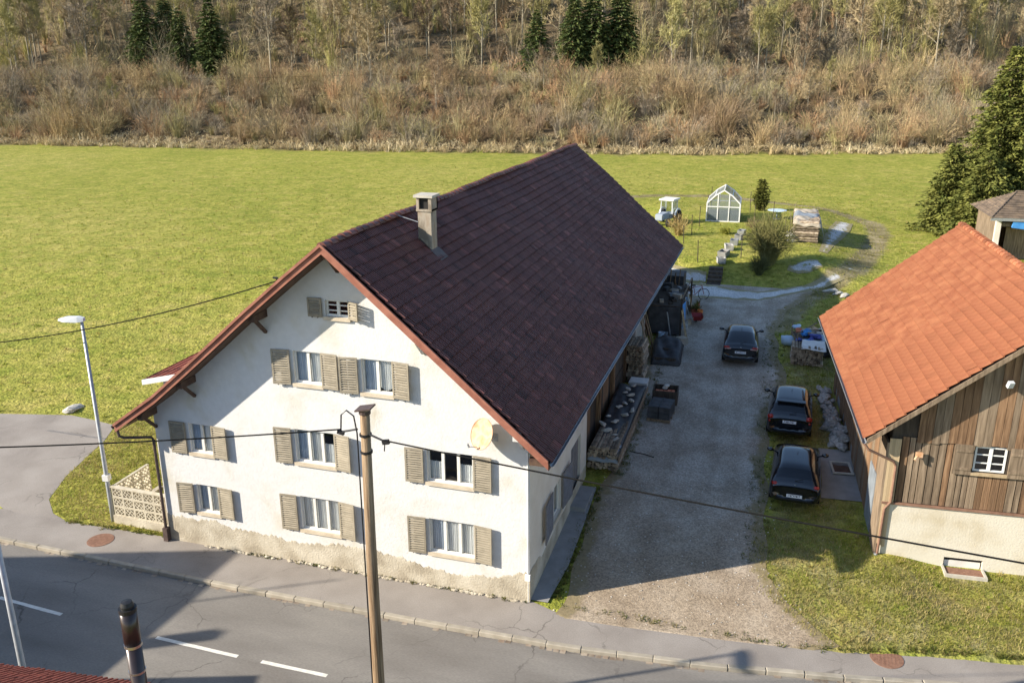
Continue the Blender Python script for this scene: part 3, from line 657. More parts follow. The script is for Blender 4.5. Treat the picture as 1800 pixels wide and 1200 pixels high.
def tile_geo(w, ln, ribs, th=.05, rh=.05):
    """one interlocking tile: x across, y up the slope; pans between raised rolls; returns verts, faces, grime per face (0 none .. 1 full): joint dirt, plus shade painted into the pans"""
    pr = [(0, 0), (.035, 0)]
    for r in range(ribs):
        b = .035+.965*r/ribs; k = .965/ribs
        pr += [(b+.26*k, 0), (b+.40*k, 1), (b+.78*k, 1), (b+.92*k, 0)]
    pr.append((1, 0)); vs = []; fs = []; gr = []; n = len(pr)
    for f, hh in pr:
        x = -w/2+w*f; z = rh*hh
        vs += [(x, 0, -.01), (x, 0, z+th), (x, .035, z+th-.004), (x, ln, z+.004)]
    for k in range(n-1):
        a = 4*k; pan = pr[k][1] == 0 and pr[k+1][1] == 0
        fs += [(a, a+4, a+5, a+1), (a+1, a+5, a+6, a+2), (a+2, a+6, a+7, a+3)]; gr += [.9, .45, .9 if k == 0 else (1.15 if pan else 0)]  # pans toned down to paint in the shade between the rolls
    return vs, fs, gr
def tile_roof(parent, origin, ux, vy, nn, width, slope_len, tw, expo, ribs, material, n_single, wob=None, name='tile', lichen=True, gap=.97, rh=.05, dirt_shade=.42, tsig=.085):
    """covers a slope with tiles: the n_single nearest the camera are objects of their own, the rest one part"""
    ux = Vector(ux); vy = Vector(vy); nn = Vector(nn); origin = Vector(origin)
    vs, fs, gr = tile_geo(tw*gap, expo+.05, ribs, rh=rh)
    nt = 10; variants = []
    for k in range(nt):
        m = MB(); m.add(vs, fs, 0); m.t = [max(0, k/(nt-1)*.75+.2-dirt_shade*g) for g in gr]; me = m.mesh(name, tone=True); me.materials.append(MATS[material]); variants.append(me)
    cells = []
    nc = int(width/tw); nr = int(slope_len/expo)
    for r in range(nr+1):
        for c in range(nc):
            u = (c+.5)*tw*(width/(nc*tw)); v = r*expo-.05
            p = origin+ux*u+vy*v
            if wob: p = p+nn*wob(u, v)
            cells.append((p, r, c))
    cells.sort(key=lambda q: (q[0]-CAM).length if n_single else 0)
    big = MB()
    R0 = Matrix((ux, vy, nn)).transposed()
    for i, (p, r, c) in enumerate(cells):
        tn = min(1, max(0, rng.gauss(.45, tsig)))
        if lichen and rng.random() < .05: tn = rng.uniform(.85, 1.15)
        if lichen and rng.random() < .03: tn = rng.uniform(.0, .15)
        Rm = R0 @ Euler((rng.gauss(0, .006), rng.gauss(0, .008), rng.gauss(0, .006))).to_matrix()
        p = p+nn*rng.gauss(0, .004)
        if i < n_single:
            M = Rm.to_4x4(); M.translation = p
            inst(name, variants[min(nt-1, int(max(0, tn)*nt))], parent, M=M)
        else:
            big.add([Rm @ Vector(q)+p for q in vs], fs, tn); big.t[-len(gr):] = [max(0, tn*.75+.2-dirt_shade*g) for g in gr]
    return big.build(name+'_field', material, parent, tone=True, kind='stuff')
sl = math.hypot(6.56, 5.68)
wobh = lambda u, v: .03*math.sin(u*.55+v*.3)+.05*math.sin(u*.21+1)*math.sin(v*.36)+.02*math.sin(u*1.7+v*1.1)-.04*math.sin(math.pi*u/30)
tile_roof(roof, (.80, y0+.02, 5.15), (0, 1, 0), (-6.56/sl, 0, 5.68/sl), (5.68/sl, 0, 6.56/sl), y1-y0-.04, sl-.02, .215, .335, 2, 'tile_dark', 300, wobh)
# left slope, facing the meadow
for (xa, za), (xb, zb) in zip(LEFTP[:-1], LEFTP[1:]):
    s2 = math.hypot(xb-xa, zb-za); d = Vector((xa-xb, 0, za-zb))/s2
    tile_roof(roof, (xb, y1-.02, zb-.03), (0, -1, 0), d, (-d.z, 0, d.x), y1-y0-.04, s2-.1, .43, .335, 2, 'tile_dark', 0, None, 'left_tile')
rc = MB()
for k in range(78):
    ya = y0+k*.394; z = 10.90+.02*math.sin(ya*.55)+.015*math.sin(ya*1.9)
    for (r0, r1, yy0, yy1) in ((.13, .115, ya, ya+.42),):
        vs = []
        for (yy, r) in ((yy0, r0), (yy1, r1)):
            for q in range(7):
                t = math.pi*q/6; vs.append((RIDGE[0]+r*1.15*math.cos(t), yy, z-.06+r*math.sin(t)+(.02 if yy == yy0 else 0)))
        rc.add(vs, [(q, q+1, q+8, q+7) for q in range(6)]+[tuple(range(6, -1, -1))], rng.gauss(.45, .2))
rc.build('ridge_cap', 'tile_dark', roof, tone=True)
# verge boards along both rakes
mb = MB()
for P_ in (LEFTP, RIGHTP):
    for (xa, za), (xb, zb) in zip(P_[:-1], P_[1:]):
        for (ya, yb, ho, hi2) in ((y0-.045, y0-.003, .03, -.23), (y0-.10, y0-.046, .075, -.02)):
            mb.add([(xa, ya, za+ho), (xb, ya, zb+ho), (xb, ya, zb+hi2), (xa, ya, za+hi2), (xa, yb, za+ho), (xb, yb, zb+ho), (xb, yb, zb+hi2), (xa, yb, za+hi2)],
                   [(0, 1, 2, 3), (4, 7, 6, 5), (0, 4, 5, 1), (3, 2, 6, 7), (0, 3, 7, 4), (1, 5, 6, 2)])
mb.build('verge_board', 'barge', roof)
mb = MB()
for P_ in (LEFTP, RIGHTP):
    for (xa, za), (xb, zb) in zip(P_[:-1], P_[1:]): mb.add([(xa, y1+.03, za+.04), (xb, y1+.03, zb+.04), (xb, y1+.03, zb-.2), (xa, y1+.03, za-.2)], [(0, 3, 2, 1)])
mb.build('rear_verge_board', 'barge', roof)
# purlin ends carrying the overhang
for i, x in enumerate((-12.86, -11.2, -8.35, -5.78, -3.2, -.2)):
    z = roof_z(x)-.30
    b = MB().box(x-.10, x+.10, -.72, .05, z-.12, z+.10).build('purlin', 'plaster' if i in (4, 5) else 'soffit', roof)
    MB().beam((x, -.02, z-.62), (x, -.52, z-.12), .09, .09).build('strut', 'soffit' if i < 4 else 'plaster', b)
MB().box(.02, .62, -.15, .03, 4.66, 4.86).build('purlin', 'soffit', roof)
# gutters and downpipes
def gutter(mb, a, b, r=.075):
    a = Vector(a); b = Vector(b); d = (b-a).normalized(); s = d.cross(Vector((0, 0, 1))).normalized()
    vs = []
    for p in (a, b):
        for k in range(9):
            t = math.pi+math.pi*k/8; vs.append(p+s*r*math.cos(t)+Vector((0, 0, r*math.sin(t))))
    mb.add(vs, [(k, k+1, k+10, k+9) for k in range(8)])
    mb.tube([a+s*r, b+s*r], .012, 5); mb.tube([a-s*r, b-s*r], .012, 5)
m = MB(); gutter(m, (.88, y0, 5.12), (.88, y1, 5.12)); m.build('gutter', 'zinc', house)
m = MB(); gutter(m, (-13.86, y0, 4.44), (-13.86, y1, 4.44)); m.build('gutter', 'pipe_brown', house)
m = MB(); m.tube([(-13.84, -.72, 4.36), (-13.80, -.70, 4.05), (-13.70, -.62, 3.98), (-13.02, -.14, 3.88), (-12.98, -.10, 3.75), (-12.98, -.10, .02)], .05, 8); m.box(-13.06, -12.88, -.2, -.02, 0, .5)
m.build('downpipe', 'pipe_brown', house)
m = MB(); m.tube([(-.06, -.03, 5.0), (-.04, -.035, .95)], .022, 6); m.box(-.13, .03, -.10, -.02, .78, .98); m.tube([(-.03, -.05, .8), (-.03, -.05, .02)], .014, 5); m.build('conduit', 'pvc', house)
# chimney
ch = MB(); ch.box(-4.96, -4.50, 4.05, 4.52, 8.9, 11.12); chim = ch.build('chimney', 'chimney', roof)
m = MB()
for (xa, xb, ya, yb) in ((-4.99, -4.90, 4.02, 4.13), (-4.56, -4.47, 4.02, 4.13), (-4.99, -4.90, 4.44, 4.55), (-4.56, -4.47, 4.44, 4.55)): m.box(xa, xb, ya, yb, 11.12, 11.52)
m.box(-5.0, -4.46, 4.47, 4.56, 11.09, 11.5); m.box(-4.57, -4.46, 4.01, 4.56, 11.08, 11.51); m.box(-5.0, -4.46, 4.015, 4.555, 11.07, 11.14)
m.build('chimney_head', 'chimney', chim)
MB().box(-4.895, -4.575, 4.10, 4.46, 11.145, 11.515).build('flue_dark_fill', 'interior', chim)  # black box paints the dark inside the chimney head
MB().box(-5.06, -4.40, 3.95, 4.62, 11.52, 11.60).build('cap', 'concrete', chim)
m = MB(); nv = Vector((5.68/sl, 0, 6.56/sl)); dv = Vector((6.56/sl, 0, -5.68/sl))
base = Vector((-4.50, 4.28, roof_z(-4.5)))
for t0, t1, hw in ((-.05, .42, .33), (-.62, -.05, .30)):
    a = base+dv*t0+nv*.06; b = base+dv*t1+nv*.05
    m.add([a+Vector((0, -hw, 0)), a+Vector((0, hw, 0)), b+Vector((0, hw, 0)), b+Vector((0, -hw, 0))], [(0, 1, 2, 3)])
m.build('flashing', 'pipe_brown', chim)
MB().tube([(-5.9, 4.0, 10.98), (-4.96, 4.05, 10.72)], .015, 5).build('stay_rod', 'metal_grey', chim)
# dormer on the meadow side
dz0, dz1 = 5.42, 6.10
m = MB(); m.add([(-13.95, .9, dz0), (-13.95, 9, dz0), (-11.2, 9, dz1), (-11.2, .9, dz1), (-13.95, .9, dz0-.09), (-13.95, 9, dz0-.09), (-11.2, 9, dz1-.09), (-11.2, .9, dz1-.09)], [(0, 1, 2, 3), (4, 7, 6, 5), (0, 4, 5, 1)])
for k in range(28): m.box(-13.96, -13.9, .9+k*.29, 1.0+k*.29, dz0+.0, dz0+.03)
for k in range(9):
    t0 = k/9.; x0_ = -13.95+2.75*t0; z0_ = dz0+.68*t0; m.box(x0_, x0_+.04, .9, 9, z0_+.001, z0_+.03)
dorm = m.build('dormer_roof', 'tile_red', roof)
m = MB(); m.add([(-13.97, .86, dz0+.02), (-11.2, .86, dz1+.02), (-11.2, .86, dz1-.16), (-13.97, .86, dz0-.16), (-13.97, .899, dz0+.02), (-11.2, .899, dz1+.02), (-11.2, .899, dz1-.16), (-13.97, .899, dz0-.16)], [(0, 1, 2, 3), (4, 7, 6, 5), (0, 4, 5, 1), (0, 3, 7, 4)])
m.build('fascia', 'pvc', dorm)
m = MB(); m.add([(-13.3, 1.1, 4.4), (-11.2, 1.1, 5.6), (-11.2, 1.1, dz1-.1), (-13.3, 1.1, dz0+.02)], [(0, 1, 2, 3)]); m.add([(-13.3, 1.1, 4.4), (-13.3, 9, 4.4), (-13.3, 9, dz0), (-13.3, 1.1, dz0)], [(0, 1, 2, 3)]); m.build('cheek_wall', 'plaster', dorm)
m = MB(); m.tube([(-11.3, 7.6, 6.0), (-11.3, 7.6, 6.75)], .06, 8); m.lathe([(.10, 6.68), (.10, 6.82), (.001, 6.86)], 10, (-11.3, 7.6, 0)); m.build('vent_pipe', 'pipe_brown', dorm)
# back half of the side: timber front with doors and posts
SX = -.25
m = MB(); m.box(SX-.06, SX-.03, 7.75, HL, 0, 5.6); m.build('timber_backing', 'wood_dark', house)
pl = MB().box(-.002, .028, -.118, .118, 0, 1); pls = []
for mm_ in ('wood_brown', 'wood_grey', 'wood_dark'):
    me = pl.mesh('plank'); me.materials.append(MATS[mm_]); pls.append(me)
y = 7.9
while y < HL-.1:
    zone = 0 if (y < 9.6 or 10.9 < y < 13.2 or y > 25) else (2 if y < 19 else 1)
    g0 = tzs(0, y)-.1
    o = inst('plank', pls[zone if rng.random() < .8 else rng.randrange(3)], house, (SX-.02+rng.uniform(0, .015), y, g0), None, (1, rng.uniform(.93, 1), 5.35-g0))
    y += .245
for yy in (7.85, 10.6, 13.6, 16.6, 19.1, 21.9, 24.9, 28.9):
    MB().box(SX+.02, SX+.20, yy-.09, yy+.09, tzs(0, yy)-.1, 5.1).build('post', 'plaster_side' if yy in (19.1, 21.9) else 'wood_brown', house)
MB().box(SX+.015, SX+.10, 19.25, 21.7, tzs(0, 20)-.1, 4.9).build('infill_wall', 'plaster_side', house)
for ya, yb in ((13.8, 16.4), (16.8, 18.9)):
    m = MB()
    for k in range(8): m.box(SX+.03, SX+.075+rng.uniform(0, .01), ya+(yb-ya)*k/8+.006, ya+(yb-ya)*(k+1)/8-.006, tzs(0, ya)+.05, 4.3)
    d = m.build('barn_door', 'wood_dark', house)
    MB().box(SX+.086, SX+.11, ya+.1, yb-.1, 2.0, 2.14).build('brace', 'wood_dark', d); MB().box(SX+.086, SX+.11, ya+.1, yb-.1, 3.6, 3.74).build('brace', 'wood_dark', d)
MB().box(SX+.01, SX+.15, 7.75, HL, 4.95, 5.13).build('wall_plate', 'wood_grey', house)

# satellite dish on the facade
dish = thing('satellite_dish', 'orange weathered satellite dish on the white facade under the roof edge', 'satellite dish', (-1.28, -.42, 5.58))
m = MB(); vs = []; fs = []; n = 24; rings = 6
for r in range(rings+1):
    for k in range(n):
        t = 2*math.pi*k/n; rr = .42*r/rings; vs.append((rr*math.cos(t), rr*1.08*math.sin(t), .30*(rr)**2))
fs = [(r*n+k, r*n+(k+1) % n, (r+1)*n+(k+1) % n, (r+1)*n+k) for r in range(rings) for k in range(n)]
m.add(vs, fs); m.tube([(.42*math.cos(2*math.pi*k/24), .42*1.08*math.sin(2*math.pi*k/24), .054) for k in range(25)], .012, 5, False)
nd = Vector((-.42, -.80, .38)).normalized()
o = m.build('reflector', 'dish', dish, smooth=True); o.rotation_euler = nd.to_track_quat('Z', 'Y').to_euler()
m = MB(); m.tube([(.02, .0, -.42), (-.30, -.34, -.28)], .012, 5); m.tube([(-.30, -.34, -.30), (-.33, -.37, -.18)], .03, 6); m.build('feed_arm', 'metal_grey', dish)
m = MB(); m.tube([(.05, .06, -.05), (.22, .20, -.22), (.24, .40, -.24)], .025, 6); m.box(.16, .32, .395, .418, -.36, -.12); m.build('bracket', 'metal_grey', dish)

# ------------------------------------------------------------------ barn at right
BYAW = math.radians(4.2)
barn = thing('barn', 'weathered plank barn with orange tiled roof on a cream plastered base', 'barn', (10.2, 5.35, 0), BYAW)
BW, BLN = 8.9, 12.75
BR = (4.45, 8.96)
def brz(x): return BR[1]-abs(x-BR[0])*.8345
BF = lambda u, v, w: (u, -w, v)
m = MB(); wall_holes(m, -.02, BW, lambda x: 2.22, [(2.05, 3.2, .10, .50), (5.0, 6.1, .10, .50)], BF, v0=-.4)
m.add([(-.02, .0, 2.22), (BW, .0, 2.22), (BW, .3, 2.22), (-.02, .3, 2.22)], [(0, 1, 2, 3)])
m.add([(BW, 0, -.4), (BW, BLN, -.4), (BW, BLN, 5.2), (BW, 0, 5.2)], [(0, 1, 2, 3)])
bw = m.build('base_wall', 'barn_plaster', barn)
MB().box(-.04, BW, -.06, .0, 2.20, 2.27).build('ledge', 'pipe_copper', barn)
# timber shell behind the planks
m = MB(); wall_holes(m, .05, BW, lambda x: brz(x)-.25, [(2.42, 3.40, 3.52, 4.40)], lambda u, v, w: (u, .10-w, v), v0=2.2)
wall_holes(m, .05, BW, lambda x: brz(x)-.25, [], lambda u, v, w: (u, BLN, v), v0=0)
m.add([(.06, .1, 0), (.06, BLN, 0), (.06, BLN, 5.0), (.06, .1, 5.0)], [(0, 1, 2, 3)])
m.build('timber_shell', 'wood_dark', barn)
bp = {}
for mm_ in ('wood_brown', 'wood_grey', 'wood_tan', 'wood_dark'):
    me = MB().box(-.5, .5, 0, .028, 0, 1).mesh('plank'); me.materials.append(MATS[mm_]); bp[mm_] = me
def plank(x, w, z0, z1a, z1b, yoff, mk):
    if abs(z1a-z1b) < 1e-4:
        return inst('plank', bp[mk], barn, (x, yoff, z0), (0, 0, rng.uniform(-.01, .01)), (w, 1, z1a-z0))
    mb = MB(); a, b = -w/2, w/2
    mb.add([(a, 0, 0), (b, 0, 0), (b, .028, 0), (a, .028, 0), (a, 0, z1a-z0), (b, 0, z1b-z0), (b, .028, z1b-z0), (a, .028, z1a-z0)], [(0, 3, 2, 1), (4, 5, 6, 7), (0, 1, 5, 4), (1, 2, 6, 5), (2, 3, 7, 6), (3, 0, 4, 7)])
    o = mb.build('plank', mk, barn); o.location = (x, yoff, z0); return o
x = .34
while x < BW-.1:
    w = rng.uniform(.17, .25); xm = x+w/2
    mk = 'wood_grey' if rng.random() < .62 else 'wood_brown'
    if xm > 4: mk = 'wood_brown' if rng.random() < .6 else 'wood_grey'
    if xm+w/2 > 2.40 and xm-w/2 < 3.42:
        plank(xm, w-.016, 2.26, 3.44, 3.44, .045+rng.uniform(-.008, .008), 'wood_brown' if rng.random() < .6 else 'wood_grey')
        if 1: plank(xm, w-.016, 4.44, 4.52, 4.52, .05, 'wood_brown')
    else: plank(xm, w-.03, 2.26, min(4.50+rng.uniform(0, .03), brz(xm)-.35), min(4.50, brz(xm)-.35), .045+rng.uniform(-.008, .008), mk)
    x += w
x = .75
while x < BW-.3:
    w = rng.uniform(.19, .27); xm = x+w/2
    za, zb = brz(x)-.22, brz(x+w)-.22
    z0 = 4.40+.03*math.sin(x*5)+rng.uniform(-.03, .03)
    if min(za, zb) > z0+.1: plank(xm, w-.012, z0, za, zb, rng.uniform(-.004, .012), 'wood_brown' if rng.random() < .68 else 'wood_grey')
    x += w
# weathered boarding wrapping the front corner
for k in range(4):
    plank(.02+.085*k-.01, .082, .75-.05*k if k < 3 else 2.26, 4.45, 4.45, -.035, 'wood_tan')
m = MB(); m.box(-.10, -.03, -.035, .9, .3, 4.3); m.build('corner_boards', 'wood_grey', barn)
# left side wall: planks above, lighter base
y = .95
while y < BLN:
    w = rng.uniform(.2, .28); g0 = tzs(10.2, 5.35+y)-.05
    z0 = g0 if (3 < y < 6.2 or rng.random() < .5) else g0+.55
    o = plank(0, w-.012, z0, 4.55, 4.55, y+w/2, 'wood_brown' if (y > 6 or rng.random() < .4) else 'wood_grey'); o.rotation_euler = (0, 0, math.pi/2); o.location = (-.0+rng.uniform(-.012, .004), y+w/2, z0)
    y += w
MB().box(.01, .05, .9, BLN, -.2, 2.0).build('side_base', 'slab', barn)
MB().box(-.07, -.035, 1.2, 2.3, .45, 2.6).build('side_door', 'tarp_grey', barn)
# window with board shutters
w_o = make_window(barn, 2.46, 3.36, 3.55, 4.38, 2, lambda u, v, w: (u, .06-w, v), (None, None), depth=.02, sill=False, bars=2, fmat='pvc')
for a, b in ((1.86, 2.40), (3.42, 3.98)):
    s = MB(); s.box(a, b, -.045, -.015, 3.44, 4.44); o = s.build('shutter', 'wood_grey', barn)
    MB().box(a+.03, b-.03, -.07, -.046, 3.60, 3.68).build('batten', 'wood_grey', o); MB().box(a+.03, b-.03, -.07, -.046, 4.20, 4.28).build('batten', 'wood_grey', o)
MB().box(2.40, 3.42, -.05, .03, 3.44, 3.53).build('window_sill', 'wood_tan', barn)
# roof
yb0, yb1 = -.5, BLN+.55
xe0, xe1 = -.80, 2*BR[0]+.80
m = MB()
for xe in (xe0, xe1):
    for dz in (-.04, -.15): m.add([(xe, yb0, brz(xe)+dz), (xe, yb1, brz(xe)+dz), (BR[0], yb1, BR[1]+dz), (BR[0], yb0, BR[1]+dz)], [(0, 1, 2, 3)])
broof = m.build('roof', 'wood_dark', barn)
bs = math.hypot(BR[0]-xe0, BR[1]-brz(xe0)); dx, dz = (BR[0]-xe0)/bs, (BR[1]-brz(xe0))/bs
CAMW = CAM.copy(); Mi = (Matrix.Translation((10.2, 5.35, 0)) @ Matrix.Rotation(BYAW, 4, 'Z')).inverted(); CAM = Mi @ CAMW
wobb = lambda u, v: .02*math.sin(u*.5+v*.4)+.012*math.sin(u*1.3+v)
tile_roof(broof, (xe0-.03, yb1-.02, brz(xe0)-.03), (0, -1, 0), (dx, 0, dz), (-dz, 0, dx), yb1-yb0-.04, bs, .335, .35, 4, 'tile_orange', 300, wobb, lichen=False, gap=.96, rh=.032, dirt_shade=.30, tsig=.045)
tile_roof(broof, (xe1+.03, yb0+.02, brz(xe1)-.03), (0, 1, 0), (-dx, 0, dz), (dz, 0, dx), yb1-yb0-.04, bs, .335, .35, 4, 'tile_orange', 0, wobb, 'right_tile', lichen=False, gap=.96, rh=.032, dirt_shade=.30, tsig=.045)
CAM = CAMW
rc = MB()
for k in range(36):
    ya = yb0+k*.385; vs = []
    for (yy, r) in ((ya, .14), (ya+.42, .12)):
        for q in range(7):
            t = math.pi*q/6; vs.append((BR[0]+r*1.15*math.cos(t), yy, BR[1]-.03+r*math.sin(t)+(.02 if yy == ya else 0)))
    rc.add(vs, [(q, q+1, q+8, q+7) for q in range(6)]+[tuple(range(6, -1, -1))], rng.random())
rc.build('ridge_cap', 'tile_orange', broof, tone=True)
m = MB()
for xa, xb in ((xe0, BR[0]), (BR[0], xe1)):
    for yy in (yb0-.035,):
        m.add([(xa, yy, brz(xa)-.02), (xb, yy, brz(xb)-.02), (xb, yy, brz(xb)-.19), (xa, yy, brz(xa)-.19), (xa, yy+.032, brz(xa)-.02), (xb, yy+.032, brz(xb)-.02), (xb, yy+.032, brz(xb)-.19), (xa, yy+.032, brz(xa)-.19)],
              [(0, 1, 2, 3), (4, 7, 6, 5), (0, 4, 5, 1), (3, 2, 6, 7), (0, 3, 7, 4)])
m.build('verge_board', 'wood_grey', broof)
MB().beam((xe0, yb1+.02, brz(xe0)-.1), (BR[0], yb1+.02, BR[1]-.1), .03, .17).build('rear_verge_board', 'wood_grey', broof)
for k in range(14):
    y = .3+k*.95; MB().beam((xe0+.02, y, brz(xe0)-.22), (xe0+1.1, y, brz(xe0+1.1)-.22), .1, .13).build('rafter', 'wood_tan', broof)
m = MB(); gutter(m, (xe0-.08, yb0-.05, brz(xe0)-.1), (xe0-.08, yb1, brz(xe0)-.1), .07); m.build('gutter', 'zinc', barn)
m = MB(); m.tube([(xe0-.08, -.40, brz(xe0)-.18), (xe0+.1, -.38, brz(xe0)-.42), (.12, -.12, 3.72), (.22, -.085, 3.55), (.22, -.085, 2.3), (.06, -.085, 2.05), (.02, -.09, .3), (-.05, -.14, -.05)], .042, 8); m.build('downpipe', 'pipe_copper', barn)
m = MB(); m.tube([(-.02, -.10, .42), (-.07, -.16, -.25)], .06, 8); m.build('standpipe', 'metal_grey', barn)
m = MB(); m.tube([(3.0, -.05, 6.55), (3.0, -.2, 6.6)], .02, 5); o = m.build('floodlight', 'metal_grey', barn); MB().cbox((3.0, -.24, 6.55), (.16, .12, .2), (.4, 0, .3)).build('lens', 'lamp_head', o)
m = MB(); m.box(.75, .95, -.13, -.05, 3.92, 4.08); m.tube([(.8, -.1, 3.95), (.72, -.18, 3.85)], .05, 6); m.build('hose_reel', 'dish', barn)
# basement windows
for a, b in ((2.05, 3.2), (5.0, 6.1)):
    o = MB().box(a, b, .12, .16, .05, .52).build('basement_window', 'interior', barn)
    MB().box(a+.04, b-.04, .085, .11, .12, .36).build('pane_board', 'tarp_white', o)
    MB().box(a-.05, b+.05, -.55, -.48, -.3, .20).build('well_edge', 'concrete', o); MB().box(a-.05, a+.02, -.478, -.005, -.3, .20).build('well_edge', 'concrete', o); MB().box(b-.02, b+.05, -.478, -.005, -.3, .20).build('well_edge', 'concrete', o)
    MB().box(a+.022, b-.022, -.478, -.002, -.3, .15).build('well_floor', 'rust_iron', o)

# ------------------------------------------------------------------ old shed far right
shed = thing('shed', 'old open wooden shed with brown tiled roof beside the conifers', 'shed', (20.3, 44, 2.3), math.radians(3))
for xa in (-.1, 4.6): MB().box(xa, xa+.32, 0, .3, 0, 3.0).build('post', 'plaster_side', shed)
m = MB(); m.box(.0, 4.9, .05, .25, 2.45, 2.7); m.build('lintel', 'wood_grey', shed)
m = MB(); m.box(-.1, 0, .3, 5, 0, 3.0); m.box(4.8, 4.9, .3, 5, 0, 3); m.box(-.1, 4.9, 4.95, 5.05, 0, 3); m.build('wall', 'wood_grey', shed)
m = MB()
for k in range(9): m.box(.9+.3*k, 1.19+.3*k, 1.3, 1.36, .0, 2.2)
m.build('board_door', 'wood_grey', shed)
m = MB(); m.box(-.6, 5.4, -.5, -.42, 2.9, 3.1); m.build('eave_board', 'zinc', shed)
vs = [(-.6, -.5, 3.1), (5.4, -.5, 3.1), (5.4, 5.5, 3.1), (-.6, 5.5, 3.1), (1.5, 2.5, 4.5), (3.5, 2.5, 4.5)]
m = MB(); m.add(vs, [(0, 1, 5, 4), (1, 2, 5), (2, 3, 4, 5), (3, 0, 4), (0, 3, 2, 1)])
sr = m.build('roof', 'roof_old', shed)
m = MB()
for k in range(12):
    t = k/12; a = Vector(vs[0]).lerp(Vector(vs[4]), t); b = Vector(vs[1]).lerp(Vector(vs[5]), t)
    m.beam(a+Vector((0, 0, .03)), b+Vector((0, 0, .03)), .05, .03, rng.random())
    c = Vector(vs[3]).lerp(Vector(vs[4]), t); m.beam(a+Vector((0, 0, .03)), c+Vector((0, 0, .03)), .05, .03, rng.random())
m.build('tile_rows', 'roof_old', sr, tone=True, kind='stuff')
m = MB()
for a, b in ((0, 4), (1, 5), (4, 5)): m.tube([vs[a], vs[b]], .08, 6)
m.build('hip_cap', 'roof_old', sr)
tag(MB().cbox((21.5, 43.75, 4.95), (.75, .2, .45), (.1, .1, .05)).build('blue_tarp', 'cloth_blue'), 'small bright blue tarp hanging under the old shed eave', 'tarp')

# ------------------------------------------------------------------ poles, lamps, cables
def cable(name, label, pts, sag, r=.014, n=24, material='cable_black'):
    P_ = []
    for (a, b), s in zip(zip(pts[:-1], pts[1:]), sag):
        a = Vector(a); b = Vector(b)
        for k in range(n):
            t = k/n; p = a.lerp(b, t); p.z -= s*4*t*(1-t); P_.append(p)
    P_.append(Vector(pts[-1]))
    return tag(MB().tube(P_, r, 5).build(name, material), label, 'cable')
pole = thing('utility_pole', 'brown wooden utility pole standing in front of the white facade', 'utility pole', (-1.03, -8.1, 0))
m = MB(); m.tube([(0, 0, -.2), (0, .0, 3), (.01, 0, 6.5), (.05, 0, 9.38)], [.14, .125, .108, .095], 14); m.build('post', 'pole_wood', pole, smooth=True)
m = MB(); m.cbox((.06, 0, 9.42), (.34, .26, .03), (.05, -.22, 0)); m.tube([(.05, 0, 9.30), (.05, 0, 9.36)], .115, 12); m.build('cap', 'pipe_brown', pole)
for za in (8.48, 8.84): MB().tube([(.04, 0, za), (.04, 0, za+.05)], .121, 12).build('band', 'metal_black', pole)
m = MB(); m.tube([(-.10, -.05, 8.98), (-.42, -.08, 8.90)], .02, 6); m.cbox((-.45, -.08, 8.88), (.14, .06, .07), (0, .2, 0)); m.tube([(-.45, -.08, 8.88), (-.42, -.08, 9.25), (-.30, -.08, 9.36), (-.16, -.06, 9.25), (-.11, -.06, 8.9), (-.12, -.05, 6), (-.13, -.04, 3), (-.15, 0, .3)], .016, 5)
m.build('feeder_cable', 'metal_black', pole)
m = MB(); m.tube([(.15, -.05, 8.9), (.45, -.08, 8.82)], .02, 6); m.cbox((.5, -.08, 8.80), (.14, .06, .09), (0, -.2, 0)); m.tube([(.48, -.08, 8.8), (.46, -.08, 8.6)], .012, 4); m.build('clamp', 'metal_black', pole)
cable('overhead_cable', 'black overhead cable sagging from the left frame to the utility pole', [(-21.4, -14.6, 9.0), (-1.45, -8.2, 8.96)], [.38], .016)
cable('overhead_cable', 'black overhead cable running from the utility pole to the right frame', [(-.58, -8.2, 8.84), (28, -11.2, 9.4)], [.32], .016)
cable('overhead_cable', 'thin dark cable from the left frame up to the left roof slope', [(-32, .7, 5.2), (-7.6, -.4, 9.62)], [1.0], .019)
m = MB(); m.tube([(-7.55, -.3, 9.4), (-7.6, -.4, 9.75)], .02, 6); m.cbox((-7.6, -.4, 9.72), (.16, .05, .05)); m.build('cable_bracket', 'metal_black', house)
def street_lamp(loc, H, label, rz, box=True):
    t = thing('street_lamp', label, 'street lamp', loc, rz, 'grey street lamps along the road')
    MB().tube([(0, 0, -.1), (0, 0, 1.0), (0, 0, H)], [.085, .08, .05], 12).build('post', 'metal_grey', t, smooth=True)
    if box: MB().box(-.11, .11, -.11, .10, 1.62, 1.84).build('service_box', 'pvc', t)
    m = MB(); vs = []
    for x, w, h0, h1 in ((.10, .07, -.02, .10), (-.1, .12, -.05, .13), (-.55, .15, -.05, .10), (-.80, .10, -.02, .04)):
        vs += [(x, -w, H+h0), (x, w, H+h0), (x, w*.8, H+h1), (x, -w*.8, H+h1)]
    fs = [(3, 2, 1, 0), (12, 13, 14, 15)]
    for i in range(3):
        for k in range(4): fs.append((i*4+k, i*4+(k+1) % 4, (i+1)*4+(k+1) % 4, (i+1)*4+k))
    m.add(vs, fs); h = m.build('lamp_head', 'lamp_head', t, smooth=False)
    MB().box(-.7, -.15, -.1, .1, H-.065, H-.052).build('lens', 'frame_white', h)
street_lamp((-15.67, .42, .03), 7.5, 'grey street lamp on the pavement left of the farmhouse', math.radians(8))
street_lamp((-9.19, -9.56, 0), 8.7, 'grey lamp post cut off by the left frame, near the red roof', math.radians(100), False)

